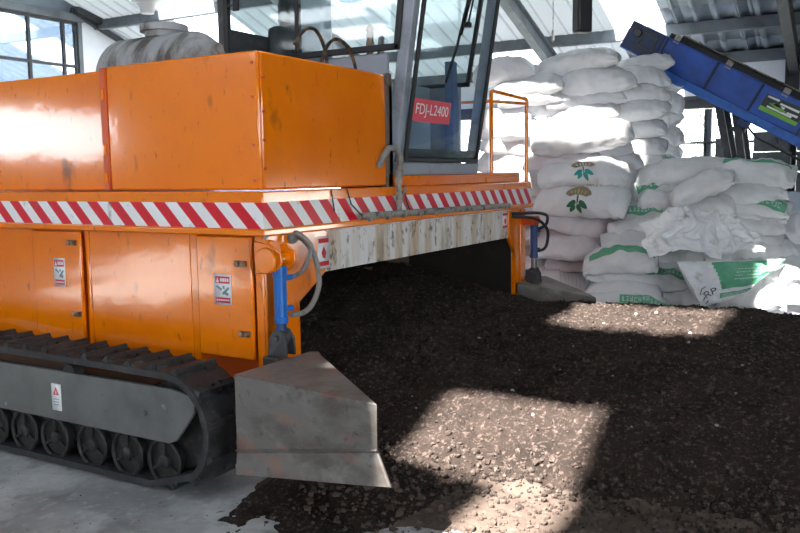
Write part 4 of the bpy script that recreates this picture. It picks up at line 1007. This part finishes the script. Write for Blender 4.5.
    (4.727, -0.936, 1.142, -88, 0.546, 0.44, 0.198, 24, 10, 'sack_dusty', '', 'slanting sack rising to the right below the largest draped sack', 'D'),
    (4.993, -1.19, 1.095, -74, 0.758, 0.44, 0.153, 3, 8, 'sack_dusty', '', 'flat long sack below the top right sack', 'D'),
    (4.863, -0.547, 1.019, -78, 0.373, 0.44, 0.182, 0, 8, 'sack_dusty', '', 'stubby sack left of the right-hand stack with a small blue mark', 'D'),
    (4.761, -0.927, 0.966, -83, 0.546, 0.44, 0.187, 10, 10, 'sack_dusty', '', 'broad plain sack at the left of the right-hand stack above the crumpled empty sack', 'D'),
    (4.982, -1.355, 0.985, -87, 0.546, 0.44, 0.152, -8, 8, 'sack_dusty', 'green', 'green banded sack at the right of the right-hand stack', 'D'),
    (5.005, -1.307, 0.925, -81, 0.55, 0.44, 0.164, -8, 8, 'sack_dusty', '', 'dusty grey-white sack, ninth from the top of the right-hand stack', 'D'),
    (4.928, -1.303, 0.844, -85, 0.584, 0.44, 0.15, -8, 10, 'sack_dusty', 'greentop', 'sack with a dark green top edge in the right-hand stack, second from below', 'D'),
    (4.984, -1.34, 0.727, -92, 0.489, 0.44, 0.15, -4, 8, 'sack_dusty', 'greentop', 'short sack low in the right-hand stack with a dark green upper edge', 'D'),
    (4.88, -1.427, 0.602, -80, 0.52, 0.44, 0.173, 5, 10, 'plastic', '', 'wrinkled film-wrapped sack at the foot of the right-hand stack', 'D'),
    (4.87, -0.903, 0.798, -85, 0.577, 0.44, 0.166, 0, 8, 'sack_dusty', '', 'dusty grey-white sack, eleventh from the top of the right-hand stack', 'D'),
    (4.92, -0.932, 0.644, -85, 0.615, 0.44, 0.166, 0, 8, 'sack_dusty', '', 'dusty grey-white sack, thirteenth from the top of the right-hand stack', 'D'),
    (4.826, -1.019, 0.495, -82, 0.668, 0.44, 0.165, 0, 8, 'sack_dusty', '', 'dusty grey-white sack, fifteenth from the top of the right-hand stack', 'D'),
    (5.211, -1.651, 0.735, -93, 0.246, 0.44, 0.278, 0, 12, 'sack', '', 'round white sack cut by the right picture edge below the block wall', 'G'),
    (4.567, -1.467, 0.451, -87, 0.554, 0.44, 0.15, 10, 14, 'plastic', '', 'bright crumpled sack right of the green printed empty sack', 'F'),
    (4.531, -1.638, 0.359, -86, 0.437, 0.44, 0.158, -8, 16, 'sack', '', 'sunlit plump sack low at the right edge of the heap', 'F'),
    (4.285, -1.417, 0.3, -89, 0.499, 0.44, 0.15, 6, 16, 'plastic', '', 'sunlit crumpled sack at the soil edge under the green printed empty sack', 'F'),
    (4.299, -1.656, 0.075, -82, 0.444, 0.44, 0.15, -4, 14, 'sack', '', 'sunlit sack lowest at the right edge by the soil', 'F'),
    (5.26, 1.029, 1.013, -69, 0.742, 0.46, 0.224, 0, 8, 'sack', '', 'white woven sack, thirteenth from the top of the pile behind the guard rail', 'AL'),
    (5.178, 0.995, 0.813, -74, 0.742, 0.46, 0.224, 0, 8, 'sack', '', 'white woven sack, fourteenth from the top of the pile behind the guard rail', 'AL'),
    (5.186, 0.998, 0.614, -73, 0.742, 0.46, 0.224, 0, 8, 'sack', '', 'white woven sack, fifteenth from the top of the pile behind the guard rail', 'AL'),
    (5.191, 1.0, 0.414, -62, 0.742, 0.46, 0.224, 0, 8, 'sack', '', 'white woven sack, sixteenth from the top of the pile behind the guard rail', 'AL'),
    (5.113, 0.967, 0.112, -72, 0.742, 0.46, 0.224, 0, 8, 'sack', '', 'white woven sack, seventeenth from the top of the pile behind the guard rail', 'AL'),
    (5.833, 0.153, 1.189, -72, 1.018, 0.46, 0.239, 0, 8, 'sack', '', 'white woven sack, twelfth from the top of the tall sunlit pile', 'AR'),
    (5.812, 0.144, 0.988, -77, 1.018, 0.46, 0.239, 0, 8, 'sack', '', 'white woven sack, thirteenth from the top of the tall sunlit pile', 'AR'),
    (5.727, 0.117, 0.787, -78, 1.018, 0.46, 0.239, 0, 8, 'sack', '', 'white woven sack, fourteenth from the top of the tall sunlit pile', 'AR'),
    (5.77, 0.126, 0.587, -78, 1.018, 0.46, 0.239, 0, 8, 'sack', '', 'white woven sack, fifteenth from the top of the tall sunlit pile', 'AR'),
    (5.709, 0.106, 0.406, -76, 1.018, 0.46, 0.239, 0, 8, 'sack', '', 'white woven sack, sixteenth from the top of the tall sunlit pile', 'AR'),
    (5.162, -1.652, 0.575, -87, 0.493, 0.44, 0.174, 0, 8, 'sack_dusty', '', 'dusty grey-white sack, first from the top of the right edge column under the round sack', 'F3'),
    (5.199, -1.655, 0.441, -92, 0.493, 0.44, 0.174, 0, 8, 'sack_dusty', '', 'dusty grey-white sack, second from the top of the right edge column under the round sack', 'F3'),
    (5.092, -1.668, 0.087, -78, 0.493, 0.44, 0.174, 0, 8, 'sack_dusty', '', 'dusty grey-white sack, third from the top of the right edge column under the round sack', 'F3'),
    (4.98, -1.239, 0.598, -74, 0.664, 0.44, 0.153, 0, 8, 'sack_dusty', '', 'dusty grey-white sack, first from the top of the base behind the open green printed sack', 'F2'),
    (4.92, -1.252, 0.447, -74, 0.664, 0.44, 0.153, 0, 8, 'sack_dusty', '', 'dusty grey-white sack, second from the top of the base behind the open green printed sack', 'F2'),
    (4.956, -1.252, 0.312, -88, 0.664, 0.44, 0.153, 0, 8, 'sack_dusty', '', 'dusty grey-white sack, third from the top of the base behind the open green printed sack', 'F2'),
)

GRP = {'A': 'sacks of the tall back pile', 'B': 'sacks of the front stack', 'M': 'sacks of the front stack', 'L': 'sacks of the stack behind the far leg', 'C': 'sacks of the low green banded stack',
       'D': 'sacks of the right-hand stack', 'F': 'sacks heaped at the right edge', 'G': 'sacks heaped at the right edge'}
for i, (x, y, z, yaw, L_, D_, T_, tilt, lean, mat, deco, lab, st) in enumerate(SACKS):
    s = Sack(L_, D_, T_, i+1, {'plastic': 2.0, 'sack_dusty': 1.15}.get(mat, 1.0))
    big = L_ > .5
    o = s.mesh(44 if big else 34, 46).build('sack', M[mat], sharp=180)
    o.matrix_world = Matrix.Translation((x, y, z)) @ Matrix.Rotation(R(yaw), 4, 'Z') @ Matrix.Rotation(R(-tilt), 4, 'Y') @ Matrix.Rotation(R(lean), 4, 'X')
    if deco: decorate(s, o, deco)
    tag(o, lab, 'sack', GRP[st[0]])
MOUTH = ((3.788, -1.022, 0.409), (0.099, 0.114, 0.155), (4.165, -1.512, 0.445), (0.264, -0.127, 0.121))
# ------------------------------------------------------------------ empty sacks thrown on the heap
def cloth(c00, c10, c01, c11, nu, nv, amp, seed, sag=.0, up=(0,0,1)):
    """sheet between four corners (u along, v down) with folds"""
    c00, c10, c01, c11 = map(Vector, (c00, c10, c01, c11)); n = (c10-c00).cross(c01-c00).normalized()
    if n.z < 0: n = -n
    def fn(u, v):
        p = (c00*(1-u)+c10*u)*(1-v)+(c01*(1-u)+c11*u)*v
        k = Vector((u*3.2+seed, v*2.2, seed*.7))
        f = noise.noise(k)*1.3 + (1-2*abs(noise.noise(Vector((u*6+v*2.5, v*3-u, seed)))))*.7 + noise.noise(Vector((u*14, v*11, seed)))*.18
        edge = .06*noise.noise(Vector((u*4, v*4, seed+9)))
        return p + n*(amp*f + sag*4*u*(1-u)) + Vector((0, 1, .3))*edge
    return fn
m = MB(); m.grid(cloth((4.08,-.575,.86),(4.45,-1.09,.95),(3.84,-.70,.59),(4.12,-1.24,.59), 60, 48, .045, 2.3, .06), 60, 48)
o = m.build('empty_sack', M['plastic'], sharp=180, solid=.004); tag(o, 'crumpled empty white sack flung over the middle of the heap, stained with soil', 'empty sack', 'empty sacks on the heap')
m = MB(); m.grid(cloth((4.44,-1.08,.93),(4.50,-1.42,.72),(4.12,-1.18,.60),(4.2,-1.50,.62), 60, 48, .034, 5.1, .03), 44, 40)
o = m.build('empty_sack', M['plastic'], sharp=180, solid=.004); tag(o, 'grey-white peaked empty sack against the right-hand stack', 'empty sack', 'empty sacks on the heap')
# open sack with the green print: a sleeve, mouth towards the left, flattening to the right
mo, up_ = Vector(MOUTH[0]), Vector(MOUTH[1]); en, eu = Vector(MOUTH[2]), Vector(MOUTH[3])
vd = Vector((.88, .30, .0)).normalized()
def sleeve(t, ph, off=0):
    c = mo.lerp(en, t); a = up_.lerp(eu, t); b = vd*(.075*(1-t)**1.5+.012)
    w = math.cos(ph); d = math.sin(ph)
    p = c + a*w + b*d
    f = noise.noise(Vector((t*5, w*3, 3.3)))*.035 + (1-2*abs(noise.noise(Vector((t*7+w*2, w*4-t*3, 8.1)))))*.016 + noise.noise(Vector((t*18, w*14, 1.7)))*.007
    return p - vd*(f*(1 if d < 0 else .4) + off)
NT, NP = 56, 64
m = MB()
vs = [sleeve(i/(NT-1), 2*math.pi*j/NP) for i in range(NT) for j in range(NP)]
fs, mi = [], []
for i in range(NT-1):
    for j in range(NP):
        fs.append((i*NP+j, i*NP+(j+1) % NP, (i+1)*NP+(j+1) % NP, (i+1)*NP+j))
        t = (i+.5)/(NT-1); ph = 2*math.pi*(j+.5)/NP; w_ = math.cos(ph)
        front = math.sin(ph) < 0
        g = front and t > .30+.10*(1-w_) and w_ > -.40 and w_ < .97
        bnd = front and t > .42 and -.80 < w_ < -.52
        mi.append(1 if g or bnd else 0)
m.add(vs, fs); m.mi = mi
os_ = m.build('empty_sack', [M['plastic'], M['green']], sharp=180, solid=.003)
tag(os_, 'open empty sack with large green print and black letters, mouth gaping to the left', 'empty sack', 'empty sacks on the heap')
def on(t, w_, off=.006): return sleeve(t, -math.acos(max(-1, min(1, w_))), off)
letters('RP', 1, lambda a, b: on(.16+.20*a-.02*b, -.62+.26*b+.16*a, .008), 'black_letters', 'black', os_)
m = MB()
for (t0, w0, t1, w1) in ((.08,-.42,.13,-.20),(.13,-.20,.20,-.12),(.10,-.72,.16,-.50),(.16,-.5,.12,-.38),(.14,-.88,.20,-.78)):
    m.tube([on(t0+(t1-t0)*k/6, w0+(w1-w0)*k/6, .006) for k in range(7)], .003, 5)
m.build('black_outline_print', M['black'], os_)
m = MB(); rng = random.Random(4)
for k in range(15):
    t = .45+.034*k
    for (a, b, c, d) in rng.sample([(0,.3,0,1),(.7,1,0,1),(0,1,0,.25),(0,1,.75,1),(.35,.65,0,1)], 3):
        m.grid(lambda u, v, t=t, a=a, b=b, c=c, d=d: on(t+.024*(a+(b-a)*u), -.74+.14*(c+(d-c)*v), .006), 2, 3)
m.build('pale_lettering', M['mint'], os_)
m = MB()
for r_ in range(4):
    for k in range(9): 
        t = .58+.035*k
        if t > .9: continue
        m.grid(lambda u, v, t=t, r_=r_: on(t+.026*u, .05+.17*r_+.05*v, .005), 2, 2)
m.build('pale_print_lines', M['mint'], os_)

# ------------------------------------------------------------------ the conveyor
CX0, CX1 = 6.46, 7.02
hd = Vector((0, -.868, -.497)); nm = Vector((0, -.497, .868))        # along (down to the right) and square to it
O = Vector((CX0, .115, 2.895))                                       # top corner of the raised end
cv = empty('belt_conveyor', (6.74, -2.0, 0), 'long blue inclined belt conveyor rising leftwards to its high end above the sacks', 'conveyor')
def cp(x, s, h): return Vector((x, O.y, O.z)) + hd*s + nm*h
def cbox(m, x0, x1, s0, s1, h0, h1):
    vs = [cp(x, s, h) for x in (x0, x1) for s in (s0, s1) for h in (h0, h1)]
    m.add(vs, [(0,1,3,2),(4,6,7,5),(0,4,5,1),(2,3,7,6),(0,2,6,4),(1,5,7,3)])
LN = 4.9
m = MB(); cbox(m, CX0, CX0+.02, .0, LN, -.31, 0); cbox(m, CX0-.03, CX0+.02, .42, LN, -.012, .0); P('side_frame', m, 'conveyor', cv, bevel=.004)
m = MB(); cbox(m, CX1-.02, CX1, .0, LN, -.31, 0); P('side_frame', m, 'conveyor', cv, bevel=.004)
m = MB(); cbox(m, CX0-.035, CX0+.02, .40, LN, -.40, -.31); P('lower_flange', m, 'conveyor_light', cv, bevel=.004)
for s_ in (.43, 1.02, 1.52, 2.05, 2.6, 3.2, 3.8):
    m = MB(); cbox(m, CX0-.024, CX0, s_-.012, s_+.012, -.31, -.01); P('side_rib', m, 'conveyor_dark', cv)
m = MB(); cbox(m, CX0-.012, CX0, .0, .40, -.30, -.01); P('end_plate', m, 'conveyor_dark', cv)
m = MB(); c_ = cp(CX0-.03, .11, -.10); m.lathe([(0,.012),(0,.04),(.02,.05),(.03,.05)], c_, (1,0,0), 20)
for s0, s1, h0, h1 in ((.16,.34,-.07,-.055),(.16,.34,-.215,-.20),(.16,.175,-.215,-.055),(.325,.34,-.215,-.055)): cbox(m, CX0-.022, CX0-.01, s0, s1, h0, h1)
P('tension_bearing', m, 'steel_dark', cv, bevel=.002)
m = MB(); cbox(m, CX0+.03, CX1-.03, .05, LN, -.10, -.06); m.cyl(cp(CX0+.03,.12,-.12), cp(CX1-.03,.12,-.12), .085, 20)
P('belt', m, 'belt', cv, bevel=0)
m = MB(); cbox(m, CX1-.03, CX1-.015, .42, LN, -.02, .085); cbox(m, CX0+.03, CX0+.04, .42, LN, -.10, .05); P('rubber_skirt', m, 'belt', cv)
m = MB(); cbox(m, CX1-.03, CX1+.02, .42, LN, .085, .10); P('skirt_rail', m, 'pipe_dirty', cv)
for s_ in (.52, 1.12, 1.75, 2.4):
    m = MB(); cbox(m, CX0-.012, CX0+.0, s_-.035, s_+.035, -.03, .055); P('skirt_bracket', m, 'pipe_dirty', cv)
m = MB()
sk = [cp(CX0-.004, a, h) for a, h in ((1.60,-.075),(2.0,-.055),(2.0,-.235),(1.60,-.245))]; m.prism(sk, (-.004,0,0)); stk = P('conveyor_sticker', m, 'sign_dark', cv, bevel=0)
m = MB(); m.prism([cp(CX0-.009, a, h) for a, h in ((1.60,-.20),(2.0,-.195),(2.0,-.235),(1.60,-.245))], (-.002,0,0)); m.prism([cp(CX0-.009, a, h) for a, h in ((1.66,-.15),(1.74,-.12),(1.86,-.16),(1.80,-.18))], (-.002,0,0)); P('green_stripe', m, 'sticker_green', stk, bevel=0)
m = MB()
for a0_, a1_, h in ((1.62,1.74,-.085),(1.76,1.96,-.10),(1.70,1.82,-.13),(1.86,1.97,-.15),(1.66,1.92,-.175)): m.prism([cp(CX0-.009, a0_, h), cp(CX0-.009, a1_, h+.008), cp(CX0-.009, a1_, h-.014), cp(CX0-.009, a0_, h-.018)], (-.002,0,0))
P('sticker_print', m, 'white', stk, bevel=0)
for x in (CX0+.07, CX1-.07):
    for ya, yb, zt in ((-.76,-1.14,1.98),(-.93,-1.22,1.88)):
        m = MB(); m.bar((x, ya, zt-.02), (x, yb, .0), .075, .06, up=(1,0,0)); P('leg', m, 'column', cv)
m = MB(); m.bar((CX0+.07,-.88,1.70),(CX0+.07,-1.03,1.68),.05,.05); P('leg_brace', m, 'column', cv)
m = MB(); m.bar((CX0,-1.14,.05),(CX1,-1.14,.05),.06,.06); P('leg_brace', m, 'column', cv)
for x in (CX0+.01, CX1-.03):
    m = MB(); m.bar((x,-3.4,.75),(x,-3.5,0),.07,.06,up=(1,0,0)); P('leg', m, 'column', cv)
m = MB(); cbox(m, CX0-.06, CX0, 1.50, 1.62, -.47, -.40); P('flange_box', m, 'conveyor_dark', cv)
m = MB(); m.tube([cp(CX0-.03,1.60,-.44), cp(CX0-.03,1.75,-.50), cp(CX0-.03,2.2,-.50), cp(CX0-.03,2.6,-.43)], .012, 8); P('cable', m, 'hose_black', cv, bevel=0)
